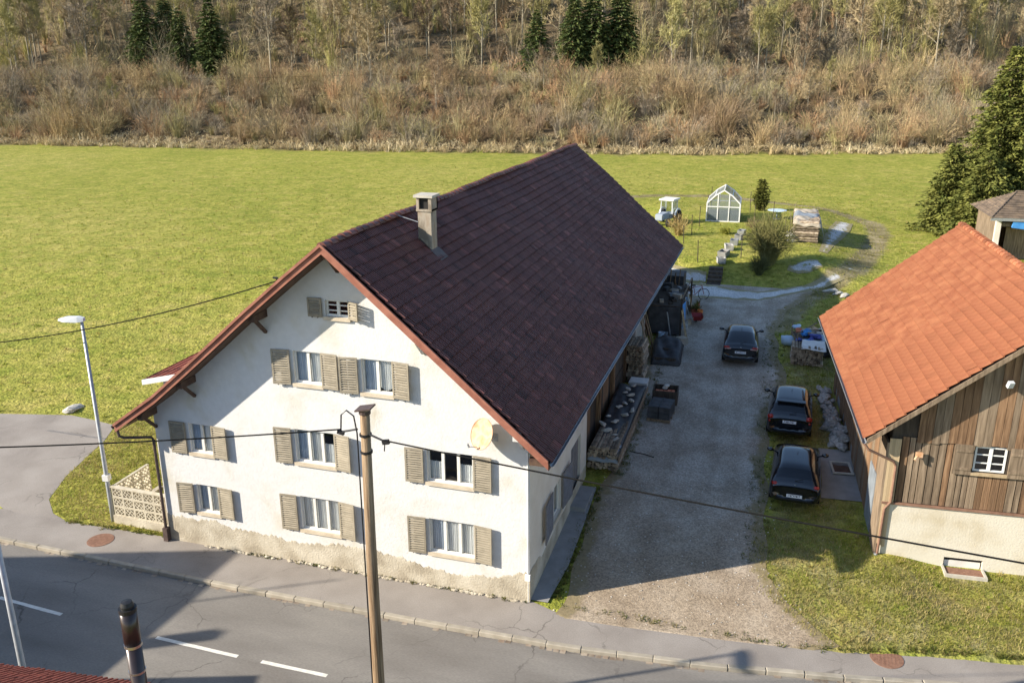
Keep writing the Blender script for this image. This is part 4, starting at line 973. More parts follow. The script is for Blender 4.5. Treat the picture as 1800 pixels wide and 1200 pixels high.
# openwork concrete fence by the lamp
fence = thing('block_fence', 'low openwork concrete block fence between lamp and farmhouse corner', 'fence', (-15.55, .42, .03), math.radians(-1.5))
m = MB(); m.box(0, 2.5, -.10, .10, -.25, .30); m.build('plinth_wall', 'plinth', fence)
bm_ = MB(); S, Hh = .44, .36; t = .035
bm_.box(-S/2, S/2, -.05, .05, 0, t); bm_.box(-S/2, S/2, -.05, .05, Hh-t, Hh); bm_.box(-S/2, -S/2+t, -.049, .049, t, Hh-t); bm_.box(S/2-t, S/2, -.049, .049, t, Hh-t)
a = S/2-t; c = Hh/2
for (p, q) in (((-a, Hh-t), (a, t)), ((-a*.2, Hh-t), (-a, c*.75)), ((-a, c), (0, t)), ((a*.25, t), (a, c*1.2)), ((0, Hh-t), (a, c*.9)), ((-a*.4, c*.55), (a*.4, c*1.45))):
    bm_.beam((p[0], 0, p[1]), (q[0], 0, q[1]), .085, .028)
bme = bm_.mesh('block'); bme.materials.append(MATS['concrete_block'])
for r in range(3):
    for k in range(5): inst('block', bme, fence, (.27+k*.445, 0, .30+r*.362), (0, 0, 0 if (k+r) % 2 else math.pi))
for r in range(3):
    for k in range(4): inst('block', bme, fence, (.02, .30+k*.445, .30+r*.362+.012*k), (0, 0, math.pi/2))
m = MB(); m.box(-.10, .10, .1, 2.4, -.2, .25); m.build('return_plinth', 'plinth', fence)
m = MB(); m.box(.02, 2.52, -.08, .08, 1.388, 1.43); m.build('coping', 'concrete_block', fence)

# neighbouring roof under the camera, with its flue
nb = thing('neighbour_house', 'house with red tiled roof peeking in at the bottom left corner', 'house', (0, 0, 0))
e0 = Vector((-7.26, -11.60, 4.7)); ed = Vector((2.28, .27, 0)).normalized(); pn = Vector((ed.y, -ed.x, 0)); up_ = (pn*.82+Vector((0, 0, .57))).normalized(); nn_ = (-pn*.57+Vector((0, 0, .82))).normalized()
og = e0-ed*9
m = MB()
for dzz in (-.05, -.16): m.add([og+Vector((0, 0, dzz)), og+ed*19+Vector((0, 0, dzz)), og+ed*19+up_*4.6+Vector((0, 0, dzz)), og+up_*4.6+Vector((0, 0, dzz))], [(0, 1, 2, 3)])
rp = og+up_*4.6; m.add([rp, rp+ed*19, rp+ed*19+pn*4-Vector((0, 0, 2.6)), rp+pn*4-Vector((0, 0, 2.6))], [(0, 1, 2, 3)])
nroof = m.build('roof', 'tile_red', nb)
tile_roof(nroof, og-nn_*.03, ed, up_, nn_, 19, 4.6, .22, .34, 2, 'tile_red', 0)
m = MB()
for p, q in ((og, og+ed*19), ):
    p1 = p+pn*.7; q1 = q+pn*.7; m.add([(p1.x, p1.y, 0), (q1.x, q1.y, 0), (q1.x, q1.y, 5.1), (p1.x, p1.y, 5.1)], [(0, 1, 2, 3)])
p1 = og+pn*.7+ed*.4; q1 = p1+pn*7; m.add([(p1.x, p1.y, 0), (q1.x, q1.y, 0), (q1.x, q1.y, 4.9), (p1.x, p1.y, 4.9)], [(0, 1, 2, 3)])
p1 = og+pn*.7+ed*18.6; q1 = p1+pn*7; m.add([(p1.x, p1.y, 0), (q1.x, q1.y, 0), (q1.x, q1.y, 4.9), (p1.x, p1.y, 4.9)], [(0, 1, 2, 3)])
m.build('wall', 'plaster_side', nb)
fl = thing('flue_pipe', 'black and silver metal flue pipe in front of the road', 'flue pipe', (-1.60, -14.06, 5.9))
FH = 8.83-5.9
MB().tube([(0, 0, 0), (0, 0, FH-.62)], .105, 20).build('pipe', 'flue_black', fl, smooth=True)
MB().tube([(0, 0, FH-.62), (0, 0, FH-.08)], .112, 20).build('upper_pipe', 'flue_black', fl, smooth=True)
m = MB(); m.tube([(0, 0, FH-.64), (0, 0, FH-.60)], .118, 20); m.build('clamp', 'steel', fl); MB().tube([(0, 0, FH-1.06), (0, 0, FH-1.03)], .114, 20).build('clamp', 'steel', fl)
m = MB(); m.lathe([(.118, FH-.10), (.118, FH-.04), (.09, FH-.04), (.09, FH+.0), (.07, FH+.05), (.001, FH+.06)], 20); m.build('cowl', 'metal_black', fl)

# hipped house across the road, outside the frame at left: only its shadow falls into the picture
hp = thing('hipped_house', 'neighbouring house across the road whose shadow falls on the road', 'house', (0, 0, 0))
rd = Vector((.946, .324, 0)); pd = Vector((.324, -.946, 0)); ZR = 9.0
A_ = Vector((-10.1, .1, 0))-LD*(ZR/-LD.z)
B_ = A_-rd*9
ec = [A_+rd*.02-pd*.02, A_+rd*5+pd*5, B_-rd*5+pd*5, B_-rd*.02-pd*.02]
for v in ec: v.z = 5.25
m = MB(); m.add([A_, B_]+ec, [(0, 2, 5, 1), (0, 3, 2), (0, 1, 4, 3), (1, 5, 4), (2, 3, 4, 5)]); m.build('roof', 'tile_red', hp)
m = MB(); w4 = [v.lerp((A_+B_)/2+pd*2.5, .03) for v in ec]
for i in range(4):
    p, q = w4[i], w4[(i+1) % 4]; m.add([(p.x, p.y, -.1), (q.x, q.y, -.1), (q.x, q.y, 5.4), (p.x, p.y, 5.4)], [(0, 1, 2, 3)])
m.build('wall', 'plaster_side', hp)
an = Vector((-6.34, -5.31, 0))-LD*(5/-LD.z); c2 = [an, an-rd*5, an-rd*5+pd*6, an+pd*6]
m = MB(); m.add([(v.x, v.y, -.1) for v in c2]+[(v.x, v.y, 5) for v in c2], [(4, 5, 6, 7), (0, 1, 5, 4), (1, 2, 6, 5), (2, 3, 7, 6), (3, 0, 4, 7)]); m.build('annex', 'plaster_side', hp)
q = Vector((-8.35, -3.9, 0))-LD*(8.6/-LD.z); m = MB(); m.box(q.x-.4, q.x, q.y-.4, q.y, 6.2, 8.6); m.build('chimney', 'chimney', hp)
q = Vector((-6.1, -.55, 0))-LD*(10.6/-LD.z); m = MB(); m.tube([(q.x, q.y, 7.5), (q.x, q.y, 10.6)], .04, 6); m.build('aerial', 'metal_grey', hp)

# ------------------------------------------------------------------ cars
def bevel_mesh(me, w=.03, seg=2):
    b = bmesh.new(); b.from_mesh(me); bmesh.ops.bevel(b, geom=b.edges[:], offset=w, segments=seg, affect='EDGES', clamp_overlap=True); b.to_mesh(me); b.free()
def make_car(label, loc, rz, st, win, Ln, lights, plate_z, wheel_r=.32, tail='red', chrome_z=None, spoiler=None, roofglass=None):
    """st: stations from the rear bumper (y=0) to the nose: y, z_low, w_low, z_mid, w_mid, z_belt, w_belt, z_roof, w_roof
       win: (rear glass station pair list, windscreen pair list, side glass pair list)"""
    t = thing('car', label, 'car', loc, rz, 'black cars parked in the driveway')
    vs = []; fs = []; mi = []
    n = 13
    for (y, zl, wl, zm, wm, zb, wb, zr, wr) in st:
        half = [(0, zl), (wl*.7, zl), (wl, zl+.06), (wm, zm), (wb, zb), (wr, zr-.05), (wr*.72, zr)]
        full = [(-x, z) for x, z in half[:0:-1]]+half[:1]+half[1:]+[]
        prof = [(x, z) for x, z in half[::1]]
        ring = [(0, zr+.018)]+[(x, z) for x, z in half[:0:-1]]+[(0, zl)]+[(-x, z) for x, z in half[1:]]
        n = len(ring)
        vs += [(x, y, z) for x, z in ring]
    # ring order: 0 top centre, 1 roof, 2 roof edge, 3 belt, 4 mid, 5 low, 6 under, 7 bottom centre, 8 under.. 13 roof (left)
    for i in range(len(st)-1):
        for k in range(n):
            k2 = (k+1) % n
            fs.append((i*n+k, i*n+k2, (i+1)*n+k2, (i+1)*n+k))
            g = 0
            top = k in (0, 1, n-1, n-2)
            side = k in (2, n-3)
            if i in win[0] and top: g = 1
            if i in win[1] and top: g = 2
            if i in win[2] and side: g = 3
            mi.append(g)
    fs.append(tuple(range(n))); mi.append(0); fs.append(tuple(range((len(st)-1)*n+n-1, (len(st)-1)*n-1, -1))); mi.append(0)
    me = bpy.data.meshes.new('car_cage'); me.from_pydata(vs, [], fs); me.polygons.foreach_set('material_index', mi); me.update()
    for k in range(4): me.materials.append(MATS['car_black'])
    tmp = bpy.data.objects.new('car_cage', me); col.objects.link(tmp)
    sm = tmp.modifiers.new('s', 'SUBSURF'); sm.levels = 2; sm.render_levels = 2
    dg = bpy.context.evaluated_depsgraph_get(); ev = tmp.evaluated_get(dg); em = bpy.data.meshes.new_from_object(ev)
    V = [tuple(v.co) for v in em.vertices]; pf = [(tuple(p.vertices), p.material_index) for p in em.polygons]
    bpy.data.objects.remove(tmp); bpy.data.meshes.remove(em)
    groups = {}
    for vi, g in pf:
        cx = sum(V[i][0] for i in vi)/len(vi)
        key = (g, 0) if g != 3 else (3, 1 if cx > 0 else -1)
        groups.setdefault(key, []).append(vi)
    names = {0: ('body', 'car_black'), 1: ('rear_window', 'car_glass'), 2: ('windscreen', 'car_glass'), 3: ('side_window', 'car_glass')}
    for key, fl_ in groups.items():
        used = sorted({i for f in fl_ for i in f}); mp = {i: j for j, i in enumerate(used)}
        m = MB(); m.add([V[i] for i in used], [tuple(mp[i] for i in f) for f in fl_]); m.build(names[key[0]][0], names[key[0]][1], t, smooth=True)
    wm = st[2][4]
    for y in (.78, Ln-.82):
        for s in (-1, 1):
            x = s*(wm-.10)
            w = MB(); prof = [(wheel_r*.62, -.09), (wheel_r*.97, -.085), (wheel_r, -.05), (wheel_r, .05), (wheel_r*.97, .085), (wheel_r*.62, .09)]
            w.lathe(prof, 20); o = w.build('tyre', 'tyre', t, smooth=True); o.rotation_euler = (0, math.pi/2, 0); o.location = (x, y, wheel_r)
            r = MB(); r.lathe([(.001, .07), (.08, .08), (wheel_r*.62, .04), (wheel_r*.62, -.07)], 16); r2 = r.build('rim', 'rim', o, smooth=False)
            if s < 0: r2.rotation_euler = (math.pi, 0, 0)
            if abs(y-.78) < .01 or True:
                pass
    for s in (-1, 1):
        for (x, y, z, sx, sy, sz, mt, rot) in lights:
            m = MB(); m.cbox((0, 0, 0), (sx, sy, sz)); me = m.mesh('tail_light'); bevel_mesh(me, min(sx, sy, sz)*.3); me.materials.append(MATS[mt]); me.polygons.foreach_set('use_smooth', [True]*len(me.polygons))
            o = inst('tail_light', me, t, (s*x, y, z), (rot[0], rot[1]*s, rot[2]*s))
        m = MB(); m.blob((0, 0, 0), (.13, .09, .08), 3, jit=.05); o = m.build('mirror', 'car_black', t, smooth=True); o.location = (s*(wm+.10), Ln*.60, st[4][5]+.10)
        MB().tube([(s*(wm-.12), Ln*.60, st[4][5]+.03), (s*(wm+.06), Ln*.60, st[4][5]+.08)], .025, 6).build('mirror_arm', 'car_trim', t)
    p = MB().box(-.26, .26, -.012, .0, -.055, .055).build('number_plate', 'plate_white', t); p.location = (0, lights[0][1]-.13 if plate_z < .6 else -.03, plate_z); p.rotation_euler = (-.12, 0, 0)
    ink = MB(); x = -.21
    while x < .2:
        w = rng.uniform(.02, .035); ink.box(x, x+.012, -.0145, -.0125, -.032, .034); ink.box(x+.012, x+w, -.0145, -.0125, rng.choice((-.03, .0, .02)), rng.choice((-.018, .012, .034)) if False else .034*rng.random()+.022)
        x += w+.018
    ink.build('plate_marks', 'plate_ink', p, kind='stuff')
    m = MB(); m.lathe([(.001, .012), (.04, .012), (.045, 0)], 14); o = m.build('badge', 'chrome', t); o.location = (0, st[1][0]-.03, st[1][5]-.02); o.rotation_euler = (math.pi/2, 0, 0)
    if chrome_z: MB().box(-.42, .42, st[1][0]-.045, st[1][0]-.02, chrome_z-.014, chrome_z+.014).build('chrome_strip', 'chrome', t)
    m = MB(); m.box(-.62, .62, -.005, .05, .36, .40); m.build('bumper_strip', 'car_trim', t)
    m = MB(); m.tube([(0, Ln*.38, st[4][7]+.02), (0, Ln*.38-.06, st[4][7]+.13)], .008, 5); m.build('aerial', 'car_trim', t)
    if spoiler:
        m = MB(); m.cbox((0, 0, 0), (1.12, .26, .045)); me = m.mesh('spoiler'); bevel_mesh(me, .018); me.materials.append(MATS['car_black']); inst('spoiler', me, t, spoiler, (.10, 0, 0))
    m = MB(); m.tube([(.0, 0, 0), (.28, -.03, .12)], .012, 5); o = m.build('wiper', 'car_trim', t); o.location = (-.02, st[2][0]-.06, st[2][5]+.09)
    return t
hatch = [(0.0, .40, .66, .58, .76, .80, .74, .86, .66), (.07, .24, .78, .58, .86, .93, .82, 1.00, .70), (.16, .20, .80, .58, .88, .97, .84, 1.06, .70), (.52, .20, .80, .58, .89, .99, .85, 1.40, .60), (.85, .20, .80, .58, .89, .99, .85, 1.435, .60), (1.7, .20, .80, .58, .89, .97, .85, 1.485, .61), (2.4, .20, .80, .58, .89, .95, .85, 1.495, .60),
         (3.15, .20, .80, .58, .88, .92, .84, .98, .66), (3.75, .22, .80, .56, .86, .82, .80, .87, .62), (4.1, .24, .74, .54, .80, .68, .74, .72, .56), (4.2, .30, .6, .5, .66, .6, .6, .62, .5)]
make_car('black hatchback parked nearest the road beside the barn', (7.58, 7.05, tzs(7.56, 9.0)), math.radians(-1.5), hatch, ({2}, {6}, {3, 4, 5, 6}), 4.2,
         [(.70, .08, .90, .20, .10, .13, 'tail_red', (0, .1, .25)), (.52, .055, .86, .22, .05, .09, 'tail_red', (0, .1, .08))], .55)
suv = [(0.0, .42, .68, .62, .78, .84, .76, .92, .68), (.06, .26, .80, .62, .88, .98, .84, 1.06, .72), (.14, .22, .82, .62, .90, 1.03, .86, 1.12, .72), (.48, .22, .82, .62, .91, 1.06, .87, 1.50, .62), (.85, .22, .82, .62, .91, 1.06, .87, 1.545, .62), (1.7, .22, .82, .62, .91, 1.04, .87, 1.60, .63), (2.4, .22, .82, .62, .91, 1.02, .87, 1.61, .62),
       (3.1, .22, .82, .62, .90, 1.0, .86, 1.08, .68), (3.7, .24, .82, .60, .88, .92, .83, .97, .66), (4.12, .26, .76, .58, .82, .78, .76, .82, .6), (4.22, .32, .62, .52, .68, .66, .62, .7, .52)]
for s_ in range(len(suv)): pass
make_car('black crossover car with chrome strip parked in the middle of the three', (7.32, 12.2, tzs(7.3, 14.2)), math.radians(-1), suv, ({2}, {6}, {3, 4, 5, 6}), 4.2,
         [(.74, .07, .96, .22, .12, .20, 'tail_red', (0, .25, .25)), (.76, .05, .80, .12, .1, .14, 'tail_red', (0, 0, .2))], .82, .34, chrome_z=.965, spoiler=(0, .47, 1.54))
coupe = [(0.0, .40, .66, .58, .76, .80, .74, .86, .66), (.06, .24, .78, .58, .86, .94, .80, 1.00, .72), (.30, .20, .80, .58, .88, .98, .84, 1.06, .72), (.75, .20, .80, .58, .89, .98, .85, 1.20, .64), (1.4, .20, .80, .58, .89, .97, .85, 1.36, .60), (2.0, .20, .80, .58, .89, .95, .85, 1.41, .60), (2.5, .20, .80, .58, .89, .93, .85, 1.425, .59),
         (3.3, .20, .80, .58, .88, .90, .84, .96, .66), (3.9, .22, .80, .56, .86, .80, .80, .85, .62), (4.25, .24, .74, .54, .80, .66, .74, .70, .56), (4.34, .30, .6, .5, .66, .58, .6, .6, .5)]
make_car('black coupe parked farthest up the driveway, away from the barn', (4.97, 19.4, tzs(4.95, 21.4)), math.radians(2.5), coupe, ({2, 3}, {6}, {3, 4, 5, 6}), 4.3,
         [(.66, .04, .93, .28, .10, .10, 'tail_red', (0, .1, .22)), (.60, .012, .86, .30, .05, .08, 'tail_clear', (0, .1, .12))], .70, .32, chrome_z=None)

# ------------------------------------------------------------------ vegetation
def frond_tree(seed, H, R, whorls, per, droop, base=.08, seg=5, leaf=.34, dens=1.0, tilt=0.0, conic=1.0, jz=.05):
    """conifer crown as leaf-sized triangles on drooping branches: returns (V, F, tone)"""
    q = np.random.default_rng(seed); V = []; T = []
    for w in range(whorls):
        f = (w+q.uniform(-.3, .3))/whorls; z = H*(base+(1-base)*f)
        L_ = R*(1-f)**conic*q.uniform(.8, 1.12)+.12*R*(1-f)+.05
        nb_ = max(3, int(per*(1-.55*f)))
        a0 = q.uniform(0, 6.28)
        for b in range(nb_):
            an = a0+6.283*b/nb_+q.uniform(-.25, .25); Lb = L_*q.uniform(.72, 1.15)
            d = np.array([math.cos(an), math.sin(an), 0.]); side = np.array([-d[1], d[0], 0.])
            ns = max(3, int(Lb/leaf*1.6*dens)); n4 = ns*4
            t = np.repeat((np.arange(ns)+.6)/ns, 4); sg = np.tile([-1, -1, 1, 1], ns)[:, None]
            p = d[None]*(Lb*t)[:, None]; p[:, 2] += z+tilt*Lb*t-droop*Lb*t*t+.12*Lb*np.maximum(0, t-.75)
            c = p+side[None]*sg*((.306*Lb*(1-t)+.10)*q.uniform(.1, 1, n4))[:, None]+q.normal(0, jz, (n4, 3))*leaf
            dr_ = d[None]*.8+side[None]*sg*q.uniform(.2, .9, n4)[:, None]; dr_[:, 2] += q.uniform(-.55, .15, n4); dr_ /= np.linalg.norm(dr_, axis=1)[:, None]
            wv = np.cross(dr_, q.normal(0, 1, (n4, 3))+np.array([0, 0, 1.6])); wv /= np.linalg.norm(wv, axis=1)[:, None]+1e-9
            wv *= leaf*q.uniform(.22, .42, n4)[:, None]
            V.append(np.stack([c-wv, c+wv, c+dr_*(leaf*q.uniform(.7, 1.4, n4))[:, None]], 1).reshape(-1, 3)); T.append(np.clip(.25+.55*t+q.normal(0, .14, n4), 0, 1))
    V = np.concatenate(V); F = np.arange(len(V)).reshape(-1, 3)
    return V, F, np.concatenate(T)
def conifer(label, loc, crown_me, trunk_me, rz, s, name='spruce_tree', group=None, cat='tree'):
    t = thing(name, label, cat, loc, rz, group)
    o1 = inst('trunk', trunk_me, t, (0, 0, 0), None, s); o2 = inst('crown', crown_me, t, (0, 0, 0), None, s)
    return t
def trunk_mesh(H, r, material, seed=0, name='trunk'):
    q = random.Random(seed); m = MB(); pts = []; rs = []
    for k in range(7):
        f = k/6; pts.append((q.uniform(-.05, .05)*H*.1*f, q.uniform(-.05, .05)*H*.1*f, -.3+(H+.3)*f)); rs.append(r*(1-f)**.8+.015)
    m.tube(pts, rs, 7); me = m.mesh(name, smooth=True); me.materials.append(MATS[material]); return me
# big conifers at the right edge
for (x, y, H, R, sd, lab) in ((22.3, 56, 14.2, 4.1, 1, 'tallest conifer at the right edge behind the old shed'), (18.9, 55.5, 7.0, 2.3, 2, 'small conifer at the left of the right edge group'), (20.9, 52.8, 6.6, 2.9, 3, 'bushy low conifer directly behind the barn ridge'), (26.5, 58, 12, 4.2, 4, 'conifer partly cut off by the right frame')):
    V, F, T = frond_tree(sd, H, R, int(H*4.2), 16, .20, base=.02, leaf=.29, tilt=.06, conic=.70, dens=1.1, jz=.32)
    me = fast_mesh('crown', V, F, 'needles_olive', tone=T)
    conifer(lab, (x, y, tzs(x, y)), me, trunk_mesh(H*.97, .2, 'bark_dark', sd), 0, 1, 'conifer_tree', 'conifers at the right edge')
SPR = []
for sd in (11, 12, 13):
    V, F, T = frond_tree(sd, 15.5, 5.0, 34, 13, .28, base=.06, leaf=.55, tilt=.0, conic=.75, dens=1.1)
    SPR.append((fast_mesh('crown', V, F, 'needles_spruce', tone=T), trunk_mesh(14.6, .2, 'bark', sd)))
def at_px(px, py):
    """ground point seen at a photograph position (ray marched on to the terrain)"""
    d = (FW+RT*((px-900)/1549.6)-UP*((py-600)/1549.6)); d.normalize(); t = 20.
    for i in range(3000):
        p = CAM+d*t; h = p.z-tzs(p.x, p.y)
        if h < .02 or t > 420: break
        t += max(.05, h*.6)
    return p
FOREST_U = 37
CLEAR = []
SPOTS = [(262, 128, 1.02, 0), (325, 132, .85, 1), (378, 134, .98, 2), (300, 118, .95, 1), (943, 136, .78, 1), (1008, 137, .95, 0), (1040, 135, 1.0, 2), (1088, 131, 1.05, 0)]
for i, (px, py, s, k) in enumerate(SPOTS):
    p = at_px(px, py); _u, _l = hill(p.x, p.y); CLEAR.append((float(_l), float(_u)))
    lab = ['left dark spruce of the trio at the upper left', 'slim dark spruce in the middle of the upper left trio', 'broad dark spruce, rightmost of the upper left trio', 'dark spruce partly hidden behind the upper left trio', 'short spruce standing alone left of the spruce group on the slope', 'leftmost tall spruce of the group on the slope', 'middle tall spruce of the group on the slope', 'rightmost tall spruce of the group on the slope',
           'dark young conifer among bare trees right of the spruce group', 'dark spruce behind the short lone spruce', 'dark conifer among bare trees at the upper right', 'dark conifer among the bare trees left of centre', 'dark conifer near the upper right corner'][i]
    conifer(lab, p, SPR[k][0], SPR[k][1], rng.uniform(0, 6), s, 'spruce_tree', 'spruces on the hillside')

def bare_tree(seed, H, twig_mat, spread=.32, first=.28, nprim=20, thick=1.0):
    q = np.random.default_rng(seed); tr = MB()
    pts = []; rs = []; off = np.zeros(2)
    for k in range(8):
        f = k/7; off = off+q.normal(0, .018, 2)*H*.35; pts.append((off[0]*f, off[1]*f, -.4+(H*.96+.4)*f)); rs.append(.012*H*thick*(1-f)**.75+.012)
    tr.tube(pts, rs, 6)
    P_ = np.array(pts)
    V = []; T = []
    def trunk_at(z):
        return np.array([np.interp(z, P_[:, 2], P_[:, 0]), np.interp(z, P_[:, 2], P_[:, 1]), z])
    def strip(a, b, w0, w1, tone):
        d = b-a; n = np.linalg.norm(d); d = d/(n+1e-9); s = np.cross(d, q.normal(0, 1, 3)); s /= np.linalg.norm(s)+1e-9
        V.extend([a-s*w0, a+s*w0, b+s*w1, a-s*w0, b+s*w1, b-s*w1]); T.extend([tone, tone])
    def twig(a, d, ln, w, tone):
        s = np.cross(d, q.normal(0, 1, 3)); s /= np.linalg.norm(s)+1e-9
        V.extend([a-s*w, a+s*w, a+d*ln]); T.append(tone)
    for b in range(nprim):
        f = first+(1-first)*((b+q.uniform(0, 1))/nprim)**.9; z = H*f*.95; a = trunk_at(z)
        an = q.uniform(0, 6.283); el = q.uniform(.55, 1.15)+.25*f; L_ = H*spread*(1.05-.75*f)*q.uniform(.7, 1.25)+.5
        d = np.array([math.cos(an)*math.cos(el), math.sin(an)*math.cos(el), math.sin(el)])
        tr.tube([a, a+d*L_*.5, a+d*L_*.95+np.array([0, 0, .08*L_])], [.006*H*(1-f*.7), .0038*H*(1-f*.6), .012], 3, False)
        for s2 in range(8):
            t = .25+.75*(s2+q.uniform(0, 1))/8; a2 = a+d*L_*t
            d2 = d+q.normal(0, .55, 3)+np.array([0, 0, .25]); d2 /= np.linalg.norm(d2); l2 = L_*q.uniform(.28, .55)*(1.1-.5*t)+.3
            strip(a2, a2+d2*l2, .035, .014, q.uniform(.3, .6))
            for s3 in range(10):
                t3 = q.uniform(.15, 1); a3 = a2+d2*l2*t3; d3 = d2+q.normal(0, .6, 3)+np.array([0, 0, .3]); d3 /= np.linalg.norm(d3)
                twig(a3, d3, q.uniform(.5, 1.3)*(.6+H/26), .042, q.uniform(.2, 1))
    V = np.array(V); F = np.arange(len(V)).reshape(-1, 3)
    tm = tr.mesh('trunk', smooth=True); tm.materials.append(MATS['bark'])
    return fast_mesh('crown', V, F, twig_mat, tone=np.array(T)), tm
BT = []
for i, (mt, H, sp, fi, lab) in enumerate((('twig_grey', 15, .30, .30, 'tall grey bare tree in the wood on the hillside'), ('twig_olive', 14, .34, .25, 'olive tinged bare tree in the wood on the hillside'), ('twig_tan', 11, .36, .15, 'tan coloured bare tree in the wood on the hillside'), ('twig_yellow', 14, .30, .30, 'yellowish bare tree in the wood on the hillside'),
        ('twig_brown', 13, .38, .2, 'brown bare tree in the wood on the hillside'), ('twig_olive', 17, .26, .4, 'slender olive tinged tree in the wood on the hillside'), ('twig_grey', 9, .42, .12, 'low spreading grey tree in the wood on the hillside'), ('twig_tan', 16, .24, .42, 'slender tan tree in the wood on the hillside'))):
    c, tm = bare_tree(100+i, H, mt, sp, fi); BT.append((c, tm, lab))
placed = []
def plant_tree(l, u, v, s, lab=None):
    # position by lateral offset l and depth u behind the meadow edge
    edge = float(np.interp(l, [-300, -88, -26, 25, 62, 300], [205, 154, 139.5, 131.5, 131.5, 150])); s_ = u+edge
    x = CX-.296*s_+.955*l; y = CY+.955*s_+.296*l
    c, tm, lb = BT[v]
    px_ = l/s_
    zone = 'far left' if px_ < -.36 else ('left' if px_ < -.18 else ('centre left' if px_ < 0 else ('centre right' if px_ < .2 else ('right' if px_ < .38 else 'far right'))))
    row_ = 'front row' if u < 42 else ('middle rows' if u < 65 else 'upper rows')
    full = (lab.replace('the embankment', 'the '+zone+' embankment') if lab else lb.replace('in the wood on the hillside', 'in the '+row_+' of the '+zone+' hillside wood'))
    t = thing('bare_tree', full, 'tree', (x, y, tzs(x, y)), rng.uniform(0, 6.28), 'bare trees in the hillside wood')
    inst('trunk', tm, t, (0, 0, 0), None, s); inst('crown', c, t, (0, 0, 0), None, s)
tries = 0
while len(placed) < 285 and tries < 6000:
    tries += 1
    l = rng.uniform(-118, 112); u = 31+rng.random()**1.25*75
    # leave the small clearings open that the photograph shows
    if 28 < u < 46 and ((-92 < l < -66) or (-14 < l < 2)) and rng.random() < .8: continue
    if u < 42 and (-62 < l < -46 or 4 < l < 22) and rng.random() < .75: continue
    if any(abs(l-a) < 7 and u < b+5 for a, b in CLEAR[:8]): continue
    if any((l-a)**2+(u-b)**2 < 6.5 for a, b in placed): continue
    placed.append((l, u)); plant_tree(l, u, rng.choice((0, 1, 1, 2, 3, 3, 4, 5, 5, 6, 7, 7)), rng.uniform(.7, 1.15))
for k in range(26):      # scattered young trees on the embankment
    plant_tree(rng.uniform(-110, 80), rng.uniform(6, 26), rng.choice((2, 4, 6, 1)), rng.uniform(.35, .6), 'young bare tree among the brushwood of the embankment')

def thicket(name, n, fn, seed, hmin, hmax, stems, cols, w=.022, spread=.5):
    q = np.random.default_rng(seed); V = []; C_ = []
    for i in range(n):
        x, y = fn(q); z = tzs(x, y); pt_h = 1.05+.28*math.sin(x*.11+1.3*math.sin(y*.07))*math.sin(y*.13+.5)+.2*math.sin(x*.31+y*.23)
        h = q.uniform(hmin, hmax)*q.uniform(.6, 1.25)*(pt_h if n > 300 else 1); ck = int((.5+.5*math.sin(x*.17+2*math.sin(y*.1)))*len(cols)*.6+q.integers(len(cols))*.55) % len(cols); cb = np.array(cols[ck])*q.uniform(.9, 1.45)
        ns = int(stems*q.uniform(.7, 1.3)); R_ = h*spread*q.uniform(.7, 1.3)
        a = q.uniform(0, 6.283, ns); r0 = q.uniform(0, .25, ns)*R_; r1 = q.uniform(.1, 1, ns)**.7*R_
        b = np.stack([x+r0*np.cos(a), y+r0*np.sin(a), np.full(ns, z-.1)], 1)
        hh = h*q.uniform(.45, 1.05, ns)*(1-.35*(r1/R_)**2)
        m_ = b+np.stack([(r1-r0)*.4*np.cos(a), (r1-r0)*.4*np.sin(a), hh*.55], 1); e = b+np.stack([(r1)*np.cos(a), (r1)*np.sin(a), hh], 1)
        sx = np.stack([-np.sin(a+q.uniform(-1, 1, ns)), np.cos(a), q.normal(0, .2, ns)], 1)*w*q.uniform(.6, 1.6, ns)[:, None]
        tri = np.stack([b-sx, b+sx, m_+sx*.7, b-sx, m_+sx*.7, m_-sx*.7, m_-sx*.7, m_+sx*.7, e], 1).reshape(-1, 3)
        V.append(tri); C_.append(np.repeat(np.clip(cb[None]*q.uniform(.65, 1.35, ns)[:, None], 0, 1), 3, 0))
        # side twigs
        k = ns*2; j = q.integers(ns, size=k); t = q.uniform(.35, .95, k)[:, None]; a3 = m_[j]*(1-t)+e[j]*t; d3 = (e-m_)[j]*.5+q.normal(0, .22, (k, 3))*h*.5; s3 = np.cross(d3, q.normal(0, 1, (k, 3))); s3 = s3/(np.linalg.norm(s3, axis=1)[:, None]+1e-9)*w*.8
        V.append(np.stack([a3-s3, a3+s3, a3+d3*.8], 1).reshape(-1, 3)); C_.append(np.clip(cb[None]*q.uniform(.7, 1.45, k)[:, None], 0, 1))
    V = np.concatenate(V); F = np.arange(len(V)).reshape(-1, 3)
    o = bpy.data.objects.new(name, fast_mesh(name, V, F, 'tinted', tint=np.concatenate(C_))); col.objects.link(o); o['kind'] = 'stuff'
    return o
def band(u0, u1, p=1.0, l0=-125, l1=118):
    def f(q):
        l = q.uniform(l0, l1); u = u0+(u1-u0)*q.uniform()**p
        edge = float(np.interp(l, [-300, -88, -26, 25, 62, 300], [205, 154, 139.5, 131.5, 131.5, 150])); s_ = u+edge
        return CX-.296*s_+.955*l, CY+.955*s_+.296*l
    return f
BRC = [(.29, .20, .115), (.25, .18, .115), (.32, .24, .125), (.34, .26, .145), (.28, .24, .125), (.25, .21, .155), (.34, .215, .12), (.28, .235, .155), (.30, .265, .12)]
WDC = [(.30, .265, .11), (.33, .28, .15), (.28, .235, .15), (.36, .33, .12), (.25, .215, .14)]
tag(thicket('brushwood', 1650, band(1.2, 36), 5, 2.6, 5.0, 96, BRC, .022, .58), 'brown leafless brushwood covering the railway embankment', 'brushwood')
